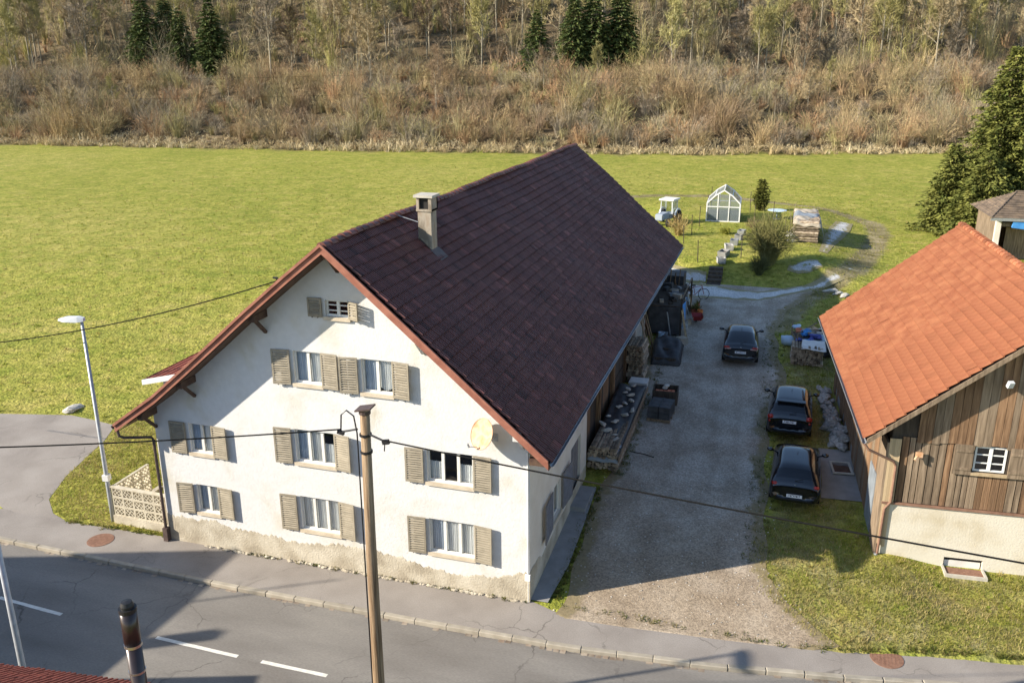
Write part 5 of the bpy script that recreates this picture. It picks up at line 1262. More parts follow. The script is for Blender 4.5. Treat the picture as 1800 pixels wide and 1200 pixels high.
tag(thicket('young_wood', 420, band(34, 130, 1.1), 16, 5, 10, 80, WDC, .032, .30), 'dense young bare wood filling the hillside between the trees', 'woodland')
tag(thicket('undergrowth', 900, band(31, 120, 1.3), 6, 1.4, 5.0, 38, BRC, .04, .6), 'low brown undergrowth beneath the hillside trees', 'undergrowth')
tag(thicket('dry_grass', 3000, band(-3.2, 5.5), 7, .5, 1.5, 18, [(.42, .34, .20), (.36, .28, .155), (.48, .40, .25), (.32, .25, .14)], .035, .7), 'pale dry grass strip along the far meadow edge', 'grass')

# grass blades near the camera
def is_grass(x, y):
    ok = (y > np.interp(x, BX, BY)+.05)
    ok &= ~((x > HX0-.05) & (x < .02) & (y > -.1) & (y < HL+.1))
    dl = np.interp(y, [p[0] for p in DL], [p[1] for p in DL]); dr = np.interp(y, [p[0] for p in DR], [p[1] for p in DR])
    jit = .35*np.sin(x*3.1+y*5.3)*np.sin(y*2.2)-.25+.3*np.sin(x*17.)*np.sin(y*19.)
    ok &= ~((y < 33.2) & (x > -.1) & (x > dl-.75) & (x < dr+jit))
    cx, cy = x-10.2, y-5.35; bx = cx*math.cos(BYAW)+cy*math.sin(BYAW); by = -cx*math.sin(BYAW)+cy*math.cos(BYAW)
    ok &= ~((bx > -.15) & (bx < BW) & (by > -.1) & (by < BLN)) & ~((bx > 1.9) & (bx < 3.4) & (by > -.7) & (by < 0))
    yd = np.interp(x, [-60, -34, -28, -25.6, -23.6, -20.9, -20.35, -19.75, -19.1, -18.2, -17.4], [7.5, 6.6, 6.2, 6.7, 7.1, 6.75, 5.4, 2.6, 1.0, .25, -.03])
    ok &= ~((x < -17.4) & (y < yd+.05))
    ok &= ~((x > 8.5) & (x < 10) & (y > 8.2) & (y < 12.2))
    ok &= ~((np.hypot(x-10.15, y-.3) < .5))
    return ok
def blades(name, boxes, seed, hmin, hmax, w, per, label, cols, fade=None):
    q = np.random.default_rng(seed); V = []; C_ = []
    for (x0, x1, y0_, y1_, dens) in boxes:
        n = int((x1-x0)*(y1_-y0_)*dens); x = q.uniform(x0, x1, n); y = q.uniform(y0_, y1_, n)
        k = is_grass(x, y)
        if fade is not None:
            d = np.hypot(x-CX, y-CY); k &= q.uniform(0, 1, n) < np.clip((fade[0]/d)**fade[1], 0, 1)*(1-ss(fade[2]*.6, fade[2], d))
        x, y = x[k], y[k]; x = np.repeat(x, per)+q.normal(0, .04, len(x)*per); y = np.repeat(y, per)+q.normal(0, .04, len(y)*per); n = len(x)
        d = np.hypot(x-CX, y-CY); far = np.clip(d/45, 1, 2.4)
        z = tz(x, y); h = q.uniform(hmin, hmax, n); a = q.uniform(0, 6.283, n); ln = q.uniform(.2, 1.1, n)*h
        patch = .5+.5*np.sin(x*1.1+1.7*np.sin(y*.8))*np.sin(y*1.3+x*.3)
        ci = np.clip((q.normal(.5, .28, n)+.5*(patch-.5))*len(cols), 0, len(cols)-1).astype(int)
        b = np.stack([x, y, z-.01], 1); s = np.stack([np.cos(a), np.sin(a), 0*a], 1)*(w*far)[:, None]
        t = b+np.stack([-np.sin(a)*ln, np.cos(a)*ln, h], 1)
        V.append(np.stack([b-s, b+s, t], 1).reshape(-1, 3)); C_.append(np.array(cols)[ci]*q.uniform(.75, 1.2, n)[:, None])
    V = np.concatenate(V); F = np.arange(len(V)).reshape(-1, 3)
    o = bpy.data.objects.new(name, fast_mesh(name, V, F, 'grass_blade', tint=np.concatenate(C_))); col.objects.link(o); o['kind'] = 'stuff'
    tag(o, label, 'grass'); return o
LC = [(.20, .23, .04), (.27, .275, .055), (.35, .32, .085), (.43, .365, .14), (.50, .41, .19), (.45, .36, .18)]
GC = [(.20, .25, .034), (.27, .29, .045), (.34, .33, .065), (.42, .37, .11), (.50, .41, .17)]
blades('lawn_grass', [(6.3, 16, .2, 6, 170), (7, 10.4, 6, 26, 90), (-20.6, -12.9, -.1, 8, 170), (8, 16, 18, 34, 40)], 21, .05, .13, .011, 3, 'short patchy grass around the barn and the lamp', LC)
blades('meadow_grass', [(-75, -13, 2, 100, 26), (-13, 30, 29.5, 100, 26)], 22, .06, .13, .016, 2, 'yellowish green meadow grass left of and behind the farmhouse', GC, (34, 2.2, 125))

ORD = 'first second third fourth fifth sixth seventh eighth ninth tenth eleventh twelfth thirteenth fourteenth fifteenth sixteenth seventeenth eighteenth nineteenth twentieth twenty-first twenty-second twenty-third twenty-fourth twenty-fifth twenty-sixth'.split()
# ------------------------------------------------------------------ clutter along the farmhouse side
def log_stack(name, label, x0, x1, y0_, y1_, h, axis_, seed, group=None, rmin=.05, rmax=.10, z=None):
    """firewood piled in rows; the log ends show at the pile's end faces"""
    q = random.Random(seed); zb = tzs((x0+x1)/2, (y0_+y1_)/2) if z is None else z
    t = thing(name, label, 'firewood', ((x0+x1)/2, (y0_+y1_)/2, zb), 0, group)
    m = MB(); w = (x1-x0) if axis_ == 'y' else (y1_-y0_); ln = (y1_-y0_) if axis_ == 'y' else (x1-x0)
    zz = rmax*.8
    while zz < h:
        u = -w/2+q.uniform(0, rmax)
        while u < w/2:
            r = q.uniform(rmin, rmax); j = q.uniform(-.06, .06)
            a = (u, -ln/2+j, zz) if axis_ == 'y' else (-ln/2+j, u, zz); b = (u, ln/2+j, zz) if axis_ == 'y' else (ln/2+j, u, zz)
            m.tube([a, b], r, 6, True, q.random()); u += r*1.75
        zz += (rmin+rmax)*.85
    m.build('logs', 'log_end', t, tone=True, kind='stuff')
    return t
def sheet(name, label, cat, pts, material, seed=0, bump=.05, thick=.02, group=None, n=14, drape=.0):
    """draped cloth: pts = four corners (x,y,z) clockwise; edges hang by 'drape'"""
    q = random.Random(seed); P4 = [Vector(p) for p in pts]; m = MB(); vs = []
    ph = [q.uniform(0, 6) for _ in range(4)]
    for i in range(n+1):
        for j in range(n+1):
            u, v = i/n, j/n; p = P4[0].lerp(P4[1], u).lerp(P4[3].lerp(P4[2], u), v)
            p = p+Vector((0, 0, bump*(math.sin(u*7+ph[0])*math.sin(v*5+ph[1])+.5*math.sin(u*15+v*9+ph[2]))))
            e = min(u, 1-u, v, 1-v)
            if drape and e < .1: p.z -= drape*(1-e/.1)
            vs.append(p)
    w = n+1; m.add(vs, [(i*w+j, (i+1)*w+j, (i+1)*w+j+1, i*w+j+1) for i in range(n) for j in range(n)])
    o = m.build(name, material, None, smooth=True)
    sd = o.modifiers.new('thickness', 'SOLIDIFY'); sd.thickness = thick
    return tag(o, label, cat, group)
def rock_mesh(seed, material, jit=.3):
    m = MB(); m.blob((0, 0, 0), (1, .8, .62), seed, jit=jit, sub=1); me = m.mesh('stone'); me.materials.append(MATS[material]); return me
ROCK = [rock_mesh(k, 'stone', .32) for k in range(4)]; PALE = [rock_mesh(10+k, 'stone_pale', .3) for k in range(3)]

# long covered wood pile
zt = tzs(.7, 11)
log_stack('firewood_stack', 'long low firewood stack covered by dark sheeting beside the farmhouse wall', .05, 1.15, 7.95, 14.4, .85, 'y', 1)
sheet('tarp', 'dark tarpaulin weighted with stones on the long firewood stack', 'tarp', [(.0, 8.5, 1.62), (1.2, 8.5, 1.62), (1.25, 14.5, 2.0), (.0, 14.5, 2.0)], 'tarp_dark', 3, .04, drape=.12, n=24)
sheet('tarp', 'pale grey tarpaulin hanging over the near end of the firewood stack', 'tarp', [(.0, 7.88, 1.25), (1.18, 7.88, 1.25), (1.18, 8.7, 1.66), (.0, 8.7, 1.66)], 'tarp_grey', 4, .03, drape=.10)
m = MB(); m.beam((1.22, 7.9, tzs(1.2, 8)+.75), (1.30, 14.4, tzs(1.2, 14.4)+.8), .04, .22); tag(m.build('side_board', 'wood_grey'), 'long grey board along the outer edge of the firewood stack', 'board')
for i in range(15):
    x, y = rng.uniform(.15, 1.1), 8.9+i*.37+rng.uniform(-.1, .1); s = rng.uniform(.08, .15)
    o = inst('stone', rng.choice(PALE), None, (x, y, 1.62+(y-8.5)*.063+s*.5), (rng.uniform(-.3, .3), rng.uniform(-.3, .3), rng.uniform(0, 6)), (s*1.3, s, s*.8))
    tag(o, ORD[i]+' stone from the road weighing down the dark tarpaulin', 'stone', 'stones on the dark tarpaulin')
for x0_, z0_ in ((.3, 0),):
    t = thing('polystyrene_box', 'white box standing past the covered firewood stack', 'box', (.75, 15.35, tzs(.75, 15.3)))
    MB().box(-.38, .38, -.32, .32, 0, .62).build('body', 'tarp_white', t); MB().box(-.41, .41, -.35, .35, .62, .72).build('lid', 'tarp_white', t)
log_stack('firewood_stack', 'tall round-log firewood stack against the farmhouse wall', .0, .72, 16.5, 18.0, 1.75, 'y', 2)
# pallet with dark stacked slabs
t = thing('slab_pallet', 'pallet of strapped dark slabs standing in the driveway', 'pallet', (2.06, 13.35, tzs(2.06, 13.3)), math.radians(-4))
for k in range(3): MB().box(-.5, .5, -.55+.5*k, -.45+.5*k, 0, .11).build('runner', 'wood_grey', t)
for k in range(5): MB().box(-.5+.205*k, -.35+.205*k, -.6, .6, .112, .135).build('board', 'wood_grey', t)
for i in range(2):
    for j in range(3):
        for k in range(2): MB().box(-.48+.49*i, -.01+.49*i, -.56+.38*j, -.20+.38*j, .14+.28*k, .405+.28*k).build('slab_block', 'tarp_dark', t)
m = MB(); m.box(-.03, .03, -.575, .585, .69, .70); m.box(-.03, .03, -.585, -.573, .14, .695); m.build('strap', 'metal_black', t)
t = thing('brick_crate', 'dark crate holding red bricks behind the slab pallet', 'crate', (2.02, 15.0, tzs(2, 15)), math.radians(3))
for a in ((-.55, .55, -.45, -.41), (-.55, .55, .41, .45)): MB().box(*a, 0, .62).build('side', 'wood_dark', t)
for a in ((-.55, -.51, -.409, .409), (.51, .55, -.409, .409)): MB().box(*a, 0, .62).build('side', 'wood_dark', t)
for k in range(5): MB().box(-.42+.17*k, -.27+.17*k, -.38, -.10, .30, .58+rng.uniform(-.02, .02)).build('brick', 'brick_red', t)
tag(inst('stone', PALE[1], None, (2.0, 15.2, tzs(2, 15)+.62), (0, 0, 1), (.22, .16, .14)), 'pale stone lying in the brick crate', 'stone')
m = MB(); m.tube([(1.3, 10.0, tzs(1.3, 10)+.03), (1.9, 9.9, tzs(1.9, 9.9)+.03), (2.3, 9.75, tzs(2.3, 9.75)+.03)], .02, 5); tag(m.build('branch', 'wood_dark'), 'thin stick lying on the gravel beside the firewood stack', 'stick')
# planks leaning on the wall
for i in range(5):
    y = 19.6+i*.42; z0_ = tzs(.6, y)
    tag(MB().beam((.55+.1*rng.random(), y, z0_), (-.02, y+rng.uniform(-.3, .3), z0_+1.9+rng.random()*.5), .14, .035).build('leaning_plank', rng.choice(('wood_grey', 'wood_brown', 'wood_tan'))), ORD[i]+' old plank from the road leaning against the farmhouse side wall', 'plank', 'planks leaning on the wall')
# heap under dark sheets
sheet('tarp', 'crumpled black sheet over a heap in front of the shelter', 'tarp', [(.75, 18.9, tzs(1, 19)+.35), (2.2, 18.9, tzs(2, 19)+.30), (2.1, 21.2, tzs(2, 21)+.75), (.6, 21.2, tzs(1, 21)+.9)], 'tarp_dark', 8, .10, drape=.35)
t = thing('crate_heap', 'dark low crates beneath the crumpled black sheet', 'crate', (1.45, 20, tzs(1.4, 20)))
for a in ((-.55, .5, -.95, -.2, 0, .28), (-.6, .45, -.1, .9, 0, .5)): MB().box(*a).build('crate', 'wood_dark', t)
# lean-to shelter full of tools
t = thing('tool_shelter', 'dark lean-to tool shelter with cluttered shelves under the eave', 'shelter', (.85, 25.2, tzs(.85, 25.2)))
for x, y in ((-.85, -2.4), (.85, -2.4), (-.85, 2.4), (.85, 2.4)): MB().box(x-.05, x+.05, y-.05, y+.05, -.3, 2.15 if x < 0 else 1.95).build('post', 'wood_dark', t)
MB().box(-.82, -.78, -2.4, 2.4, 0, 1.9).build('back_board', 'wood_dark', t); MB().box(-.8, .8, -2.45, -2.40, 0, 1.45).build('end_board', 'tarp_dark', t)
MB().box(-.8, .8, -2.3, 2.3, .55, .60).build('shelf', 'wood_dark', t); MB().box(-.8, .8, -2.3, 2.3, 1.45, 1.50).build('shelf', 'wood_dark', t)
for z in (1.93,): MB().beam((.85, -2.4, z), (.85, 2.4, z), .05, .08).build('rail', 'wood_grey', t)
for i in range(16):
    x, y = 1.0+rng.uniform(-.75, .6), 23.3+i*.26; zb = tzs(1, 25)+1.5; s = rng.uniform(.12, .32)
    m = MB(); m.cbox((0, 0, s*.4), (s*1.5, s, s*.8), (rng.uniform(-.2, .2), rng.uniform(-.2, .2), rng.uniform(0, 3)))
    o = m.build('bundle', rng.choice(('tarp_grey', 'tarp_dark', 'wood_dark', 'tarp_tan', 'tarp_dark'))); o.location = (x, y, zb); tag(o, ORD[i]+' bundle from the near end on top of the tool shelter', 'bundle', 'bundles on the tool shelter')
sheet('tarp', 'bright blue cloth hanging on the outer side of the tool shelter', 'tarp', [(1.72, 23.0, tzs(1.7, 23)+1.75), (1.80, 23.7, tzs(1.7, 23)+1.75), (1.82, 23.7, tzs(1.7, 23)+.75), (1.78, 23.1, tzs(1.7, 23)+.6)], 'cloth_blue', 9, .0, n=8)
lad = thing('ladder', 'short wooden ladder leaning on the tool shelter', 'ladder', (2.05, 22.5, tzs(2, 22.5)))
for s in (0, .4): MB().beam((0, s, 0), (-.3, s+.05, 1.6), .05, .05).build('rail', 'wood_tan', lad)
for k in range(5): MB().beam((-.05-.055*k, .02, .3+.28*k), (-.05-.055*k, .42, .3+.28*k), .03, .03).build('rung', 'wood_tan', lad)
t = thing('storage_rack', 'tall dark rack of stacked oddments near the far roof corner', 'rack', (.7, 29.0, tzs(.7, 29)))
MB().box(-.65, .55, -.9, .9, 0, .9).build('lower_box', 'wood_dark', t); MB().box(-.6, .45, -.7, .8, .9, 1.7).build('upper_box', 'tarp_dark', t)
for k in range(5): MB().beam((-.6+.25*k, -.95, .1), (-.5+.25*k, -.9+.1*k, 1.9+.2*(k % 2)), .05, .04).build('lath', 'wood_grey', t)
for i in range(26):
    x = rng.uniform(.75, 1.95); y = rng.uniform(21.3, 28.6); z = tzs(x, y); k = rng.random()
    if k < .45: o = MB().beam((0, 0, 0), (rng.uniform(-.4, .1), rng.uniform(-.5, .5), rng.uniform(.9, 1.7)), .05, .04).build('oddment', rng.choice(('wood_grey', 'wood_tan', 'metal_grey', 'wood_brown')))
    elif k < .75: m = MB(); m.cbox((0, 0, .18), (rng.uniform(.25, .5), rng.uniform(.25, .5), .36), (0, 0, rng.uniform(0, 3))); o = m.build('oddment', rng.choice(('tarp_grey', 'tarp_tan', 'wood_grey', 'stone_pale', 'zinc')))
    else: m = MB(); m.lathe([(.001, 0), (.16, 0), (.18, .4), (.15, .4), (.14, .05)], 12); o = m.build('oddment', rng.choice(('zinc', 'tarp_dark', 'cloth_pale')))
    o.location = (max(x, 1.72) if 22.7 < y < 27.7 else x, y, z); tag(o, 'odd board, box or tub cluttering the front of the tool shelter', 'clutter', 'clutter along the farmhouse side')
# bicycle
bk = thing('bicycle', 'dark bicycle leaning by the far end of the farmhouse', 'bicycle', (1.75, 29.6, tzs(1.75, 29.6)), math.radians(20))
for x in (-.52, .52):
    m = MB(); m.tube([(.33*math.cos(k*math.pi/10), 0, .33+.33*math.sin(k*math.pi/10)) for k in range(21)], .02, 5, False); o = m.build('wheel', 'tyre', bk); o.location = (x, 0, 0)
    m = MB(); [m.tube([(0, 0, .33), (.32*math.cos(k*.785), 0, .33+.32*math.sin(k*.785))], .004, 3) for k in range(8)]; m.build('spokes', 'steel', o)
m = MB()
for a, b in (((-.52, .33), (0, .30)), ((0, .30), (-.12, .82)), ((-.12, .78), (.38, .82)), ((0, .30), (.40, .75)), ((.36, .95), (.52, .33)), ((-.52, .33), (-.12, .78))): m.tube([(a[0], 0, a[1]), (b[0], 0, b[1])], .018, 5)
m.build('frame', 'red_paint', bk); MB().cbox((-.13, 0, .88), (.24, .13, .06)).build('saddle', 'tyre', bk)
MB().tube([(.30, -.28, .98), (.36, -.1, 1.0), (.36, .1, 1.0), (.30, .28, .98)], .015, 5).build('handlebar', 'steel', bk)
m = MB(); m.lathe([(.001, .0), (.13, 0), (.17, .30), (.15, .30), (.12, .03)], 14); o = tag(m.build('bucket', 'orange_plastic'), 'orange bucket on the gravel beside the tool shelter', 'bucket'); o.location = (2.35, 26.6, tzs(2.35, 26.6))
t = thing('wheelbarrow', 'dark red wheelbarrow parked beside the ladder', 'wheelbarrow', (2.35, 25.0, tzs(2.35, 25)), math.radians(100))
m = MB(); m.add([(-.4, -.3, .55), (.45, -.3, .55), (.45, .3, .55), (-.4, .3, .55), (-.22, -.2, .28), (.25, -.2, .28), (.25, .2, .28), (-.22, .2, .28)], [(4, 5, 6, 7), (0, 1, 5, 4), (1, 2, 6, 5), (2, 3, 7, 6), (3, 0, 4, 7)]); m.build('tray', 'red_paint', t)
for s in (-1, 1): MB().tube([(.5, s*.1, .2), (-.1, s*.24, .3), (-.75, s*.28, .6)], .018, 5).build('handle', 'wood_tan', t)
m = MB(); m.lathe([(.1, -.04), (.18, -.035), (.18, .035), (.1, .04)], 14); o = m.build('wheel', 'tyre', t); o.rotation_euler = (math.pi/2, 0, 0); o.location = (.52, 0, .18)
for i in range(6):
    x, y = 2.0+rng.uniform(-.4, .6), 27.6+rng.uniform(-.8, .9)
    t = thing('potted_plant', 'small potted plant by the gravel at the far house corner', 'plant', (x, y, tzs(x, y)), 0, 'pots at the far house corner')
    MB().lathe([(.001, 0), (.09, 0), (.12, .2), (.10, .2), (.001, .17)], 10).build('pot', 'brick_red', t)
    q = np.random.default_rng(i); n = 40; a = q.uniform(0, 6.28, n); b = np.stack([.03*np.cos(a), .03*np.sin(a), np.full(n, .18)], 1); e = b+np.stack([.2*np.cos(a), .2*np.sin(a), q.uniform(.15, .4, n)], 1); s = np.stack([-np.sin(a), np.cos(a), 0*a], 1)*.015
    V = np.stack([b-s, b+s, e], 1).reshape(-1, 3); inst('leaves', fast_mesh('leaves', V, np.arange(len(V)).reshape(-1, 3), 'tinted', tint=np.array([.16, .15, .04])*q.uniform(.6, 1.3, n)[:, None]), t)

# ------------------------------------------------------------------ clutter beside the barn
log_stack('firewood_stack', 'firewood stack with a white sheet on top beside the barn', 7.35, 8.75, 20.45, 21.5, .85, 'y', 5)
sheet('tarp', 'stiff white sheet lying on the firewood stack beside the barn', 'tarp', [(7.75, 20.35, tzs(8, 20.4)+.93), (8.9, 20.2, tzs(8, 20.4)+.90), (8.85, 21.4, tzs(8, 21)+1.0), (7.8, 21.5, tzs(8, 21)+1.0)], 'tarp_white', 12, .02)
ct = thing('handcart', 'rusty frame cart piled with blue and white rags near the barn', 'cart', (8.15, 22.9, tzs(8.15, 22.9)), math.radians(8))
for a, b in (((-.7, -.9, .55), (.7, -.9, .55)), ((-.7, 1.0, .55), (.7, 1.0, .55)), ((-.7, -.9, .55), (-.7, 1.0, .55)), ((.7, -.9, .55), (.7, 1.0, .55)), ((-.7, -.9, .0), (-.7, -.9, 1.05)), ((.7, -.9, 0), (.7, -.9, 1.05)), ((-.7, 1.0, 0), (-.7, 1.0, 1.05)), ((.7, 1.0, 0), (.7, 1.0, 1.05)), ((-.7, -.9, 1.0), (.5, .9, 1.1)), ((-.3, -.5, 1.1), (1.1, -.2, 1.1))):
    MB().beam(a, b, .05, .05).build('rail', 'wood_grey', ct)
MB().box(-.68, .68, -.88, .98, .50, .53).build('bed', 'wood_dark', ct)
cl = ['cloth_navy', 'cloth_pale', 'tarp_tan', 'cloth_pale', 'cloth_navy', 'cloth_blue', 'tarp_dark', 'tarp_white', 'cloth_pale', 'dish', 'tarp_dark', 'cloth_navy', 'brick_red', 'cloth_blue']
for i, c in enumerate(cl):
    x, y = 8.15+rng.uniform(-.75, .75), 22.6+rng.uniform(-.9, 1.2); s = rng.uniform(.22, .42)
    m = MB(); m.blob((0, 0, 0), (s, s*.7, s*.42), i, jit=.35); o = m.build('rag', c, None, smooth=False); o.location = (x, y, tzs(8.1, 22.9)+.62+rng.uniform(0, .35)); o.rotation_euler = (rng.uniform(-.4, .4), rng.uniform(-.4, .4), rng.uniform(0, 3))
    tag(o, {'cloth_navy': 'navy blue', 'cloth_pale': 'pale blue', 'tarp_tan': 'tan', 'cloth_blue': 'bright blue', 'tarp_dark': 'black', 'tarp_white': 'white', 'dish': 'ochre', 'brick_red': 'rusty red'}[c]+' bundle of rags piled on the handcart', 'rags', 'rags on the handcart')
m = MB(); m.blob((0, 0, 0), (.30, .22, .36), 77, jit=.3); o = tag(m.build('sack', 'cloth_pale', None, smooth=True), 'pale blue sack standing left of the handcart', 'sack'); o.location = (7.15, 22.9, tzs(7.15, 22.9)+.3)
m = MB(); m.blob((0, 0, 0), (.55, .6, .35), 78, jit=.35); o = tag(m.build('scrap_heap', 'tarp_dark', None), 'dark scrap heap between handcart and barn', 'scrap'); o.location = (9.1, 22.3, tzs(9.1, 22.3)+.25)
k = 0
for i in range(26):
    y = 12.3+i*.225+rng.uniform(-.05, .05); x = 9.25-.02*(i)+rng.uniform(-.14, .16); s = rng.uniform(.13, .27) if i > 12 else rng.uniform(.22, .36)
    o = inst('stone', rng.choice(ROCK), None, (x, y, tzs(x, y)+s*.45), (rng.uniform(-.4, .4), rng.uniform(-.4, .4), rng.uniform(0, 6)), (s, s*1.1, s))
    tag(o, ORD[i]+' grey boulder from the road in the row along the barn', 'stone', 'boulders along the barn wall')
    if rng.random() < .6:
        o = inst('stone', rng.choice(ROCK), None, (x+.12, y+.1, tzs(x, y)+s*1.2), (rng.uniform(-.4, .4), rng.uniform(-.4, .4), rng.uniform(0, 6)), (s*.7, s*.8, s*.7))
        tag(o, 'smaller stone resting on the '+ORD[i]+' boulder from the road beside the barn', 'stone', 'boulders along the barn wall')
t = thing('cellar_grate', 'square metal cellar grate with a pale frame beside the barn', 'grate', (9.32, 10.65, tzs(9.3, 10.65)+.035), math.radians(6))
for a in ((-.38, .38, -.52, -.44), (-.38, .38, .44, .52)): MB().box(*a, 0, .05).build('frame_bar', 'concrete', t)
for a in ((-.38, -.30, -.439, .439), (.30, .38, -.439, .439)): MB().box(*a, 0, .05).build('frame_bar', 'concrete', t)
MB().box(-.30, .30, -.44, .44, .002, .012).build('grid_bed', 'rust_iron', t)
for k in range(9): MB().box(-.295, .295, -.42+.1*k, -.40+.1*k, .013, .03).build('grid_bar', 'metal_black', t)
for x, y, s in ((9.55, 33.2, .32), (9.95, 32.8, .25), (10.3, 32.4, .28), (-23.9, 7.55, .34)):
    tag(inst('stone', PALE[1], None, (x, y, tzs(x, y)+s*.25), (.1, .1, x), (s*1.4, s, s*.6)), 'white rock on the grass near the barn roof corner' if x > 0 else 'pale flat rock at the meadow edge beside the asphalt yard', 'stone', 'white rocks behind the barn' if x > 0 else None)

# ------------------------------------------------------------------ garden
gh = thing('greenhouse', 'small white framed glass greenhouse in the garden', 'greenhouse', (.4, 50.5, 3.02), math.radians(2))
W_, D_, E_, RZ = 2.6, 3.4, 1.5, 2.55
prof = [(0, 0), (0, E_), (.62, 2.12), (W_/2, RZ), (W_-.62, 2.12), (W_, E_), (W_, 0)]
for y in (0, D_):
    for a, b in zip(prof[:-1], prof[1:]): MB().beam((a[0], y, a[1]), (b[0], y, b[1]), .09, .09).build('frame_bar', 'pvc', gh)
    MB().beam((0, y, .05), (W_, y, .05), .08, .1).build('frame_bar', 'pvc', gh); MB().beam((0.03, y, 1.22), (W_-.03, y, 1.22), .07, .07).build('frame_bar', 'pvc', gh)
    for x in (.86, 1.74): MB().beam((x, y, .05), (x, y, 2.22), .07, .07).build('frame_bar', 'pvc', gh)
for a in prof[1:-1]: MB().beam((a[0], 0, a[1]), (a[0], D_, a[1]), .07, .07).build('frame_bar', 'pvc', gh)
for k in range(1, 5):
    y = D_*k/5
    for a, b in zip(prof[1:-2], prof[2:-1]): MB().beam((a[0], y, a[1]), (b[0], y, b[1]), .035, .035).build('glazing_bar', 'zinc', gh)
for k in range(5):
    ya, yb = D_*k/5+.02, D_*(k+1)/5-.02
    for a, b in zip(prof[:-1], prof[1:]):
        MB().add([(a[0], ya, a[1]), (b[0], ya, b[1]), (b[0], yb, b[1]), (a[0], yb, a[1])], [(0, 1, 2, 3)]).build('pane', 'polycarbonate', gh)
for xa, xb in ((.05, .84), (.9, 1.7), (1.78, 2.55)):
    MB().box(xa, xb, .01, .016, .1, 1.18).build('pane', 'polycarbonate', gh)
    MB().add([(xa, .012, 1.26), (xb, .012, 1.26), (xb, .012, min(2.25, np.interp(xb, [0, .62, 1.3, 1.98, 2.6], [1.5, 2.12, 2.55, 2.12, 1.5])-.06)), (xa, .012, min(2.25, np.interp(xa, [0, .62, 1.3, 1.98, 2.6], [1.5, 2.12, 2.55, 2.12, 1.5])-.06))], [(0, 1, 2, 3)]).build('pane', 'polycarbonate', gh)
MB().box(.1, W_-.1, .3, D_-.2, 0, .5).build('plant_bench', 'wood_grey', gh)
V, F, T = frond_tree(31, 2.4, .55, 26, 10, -.9, base=.02, leaf=.17, tilt=.4, conic=.5)
conifer('slim columnar cypress beside the greenhouse', (4.44, 57.3, tzs(4.44, 57.3)), fast_mesh('crown', V, F, 'needles_thuja', tone=T), trunk_mesh(2.0, .05, 'bark_dark', 3), 0, 1.1, 'cypress_tree')
def shrub(name, label, x, y, h, stems, cols, seed, spread=.5, w=.012):
    o = thicket(name, 1, lambda q: (x, y), seed, h, h, stems, cols, w, spread); del o['kind']
    return tag(o, label, 'shrub')
shrub('garden_shrub', 'large reddish brown bush on the garden bank', 5.7, 36.6, 3.1, 900, [(.17, .125, .06), (.14, .13, .05)], 41, .48, .016)
shrub('garden_shrub', 'dark dense bush at the foot of the garden bank', 5.2, 35.3, 1.6, 420, [(.075, .08, .035)], 42, .6, .016)
shrub('garden_shrub', 'yellow green bush in front of the greenhouse', 2.3, 45.5, 1.1, 260, [(.30, .30, .06)], 43, .7, .016)
shrub('garden_shrub', 'thin bare sapling beside the covered woodpile', 7.0, 45.2, 4.0, 9, [(.20, .16, .11)], 44, .12, .02)
shrub('garden_shrub', 'tan dry bush beside the tractor', -1.0, 44, 1.8, 160, [(.30, .22, .09)], 45, .5, .014)
shrub('garden_shrub', 'bare brown twiggy bush right of the greenhouse', 4.2, 48.6, 1.3, 120, [(.24, .17, .10)], 46, .6, .014)
# garden steps
for i in range(5):
    tag(MB().box(2.08, 2.95, 33.05+i*.42, 33.50+i*.42, 1.9, tzs(2.5, 32.9)+.06+i*.165).build('garden_step', 'wood_dark'), ['lowest', 'second', 'third', 'fourth', 'top'][i]+' black timber step up to the garden', 'step', 'steps up to the garden')
# row of old tubs and slabs leading to the greenhouse
for i, (x, y, sx, sy, mt) in enumerate(((2.7, 36.3, .55, .6, 'stone'), (2.75, 37.8, .6, 1.1, 'slab'), (2.95, 39.8, .55, .9, 'stone'), (3.2, 41.6, .55, .8, 'zinc'), (3.4, 43.6, .5, .8, 'stone'), (3.5, 45.4, .5, .8, 'zinc'))):
    t = thing('planting_trough', ['square stone trough at the top of the garden steps', 'flat grey slab trough above the garden steps', 'grey stone trough in the middle of the garden row', 'zinc tub in the middle of the garden row', 'small stone trough towards the greenhouse', 'zinc tub nearest the greenhouse'][i], 'trough', (x, y, tzs(x, y)), rng.uniform(-.3, .3))
    m = MB(); h = .38; a, b = sx, sy
    m.add([(-a*.45, -b*.45, 0), (a*.45, -b*.45, 0), (a*.45, b*.45, 0), (-a*.45, b*.45, 0), (-a*.5, -b*.5, h), (a*.5, -b*.5, h), (a*.5, b*.5, h), (-a*.5, b*.5, h), (-a*.42, -b*.42, h), (a*.42, -b*.42, h), (a*.42, b*.42, h), (-a*.42, b*.42, h), (-a*.4, -b*.4, .22), (a*.4, -b*.4, .22), (a*.4, b*.4, .22), (-a*.4, b*.4, .22)],
          [(0, 1, 5, 4), (1, 2, 6, 5), (2, 3, 7, 6), (3, 0, 4, 7), (4, 5, 9, 8), (5, 6, 10, 9), (6, 7, 11, 10), (7, 4, 8, 11), (8, 9, 13, 12), (9, 10, 14, 13), (10, 11, 15, 14), (11, 8, 12, 15)]); m.build('basin', mt, t)
    MB().box(-a*.4, a*.4, -b*.4, b*.4, .2, .25).build('soil', 'soffit', t)
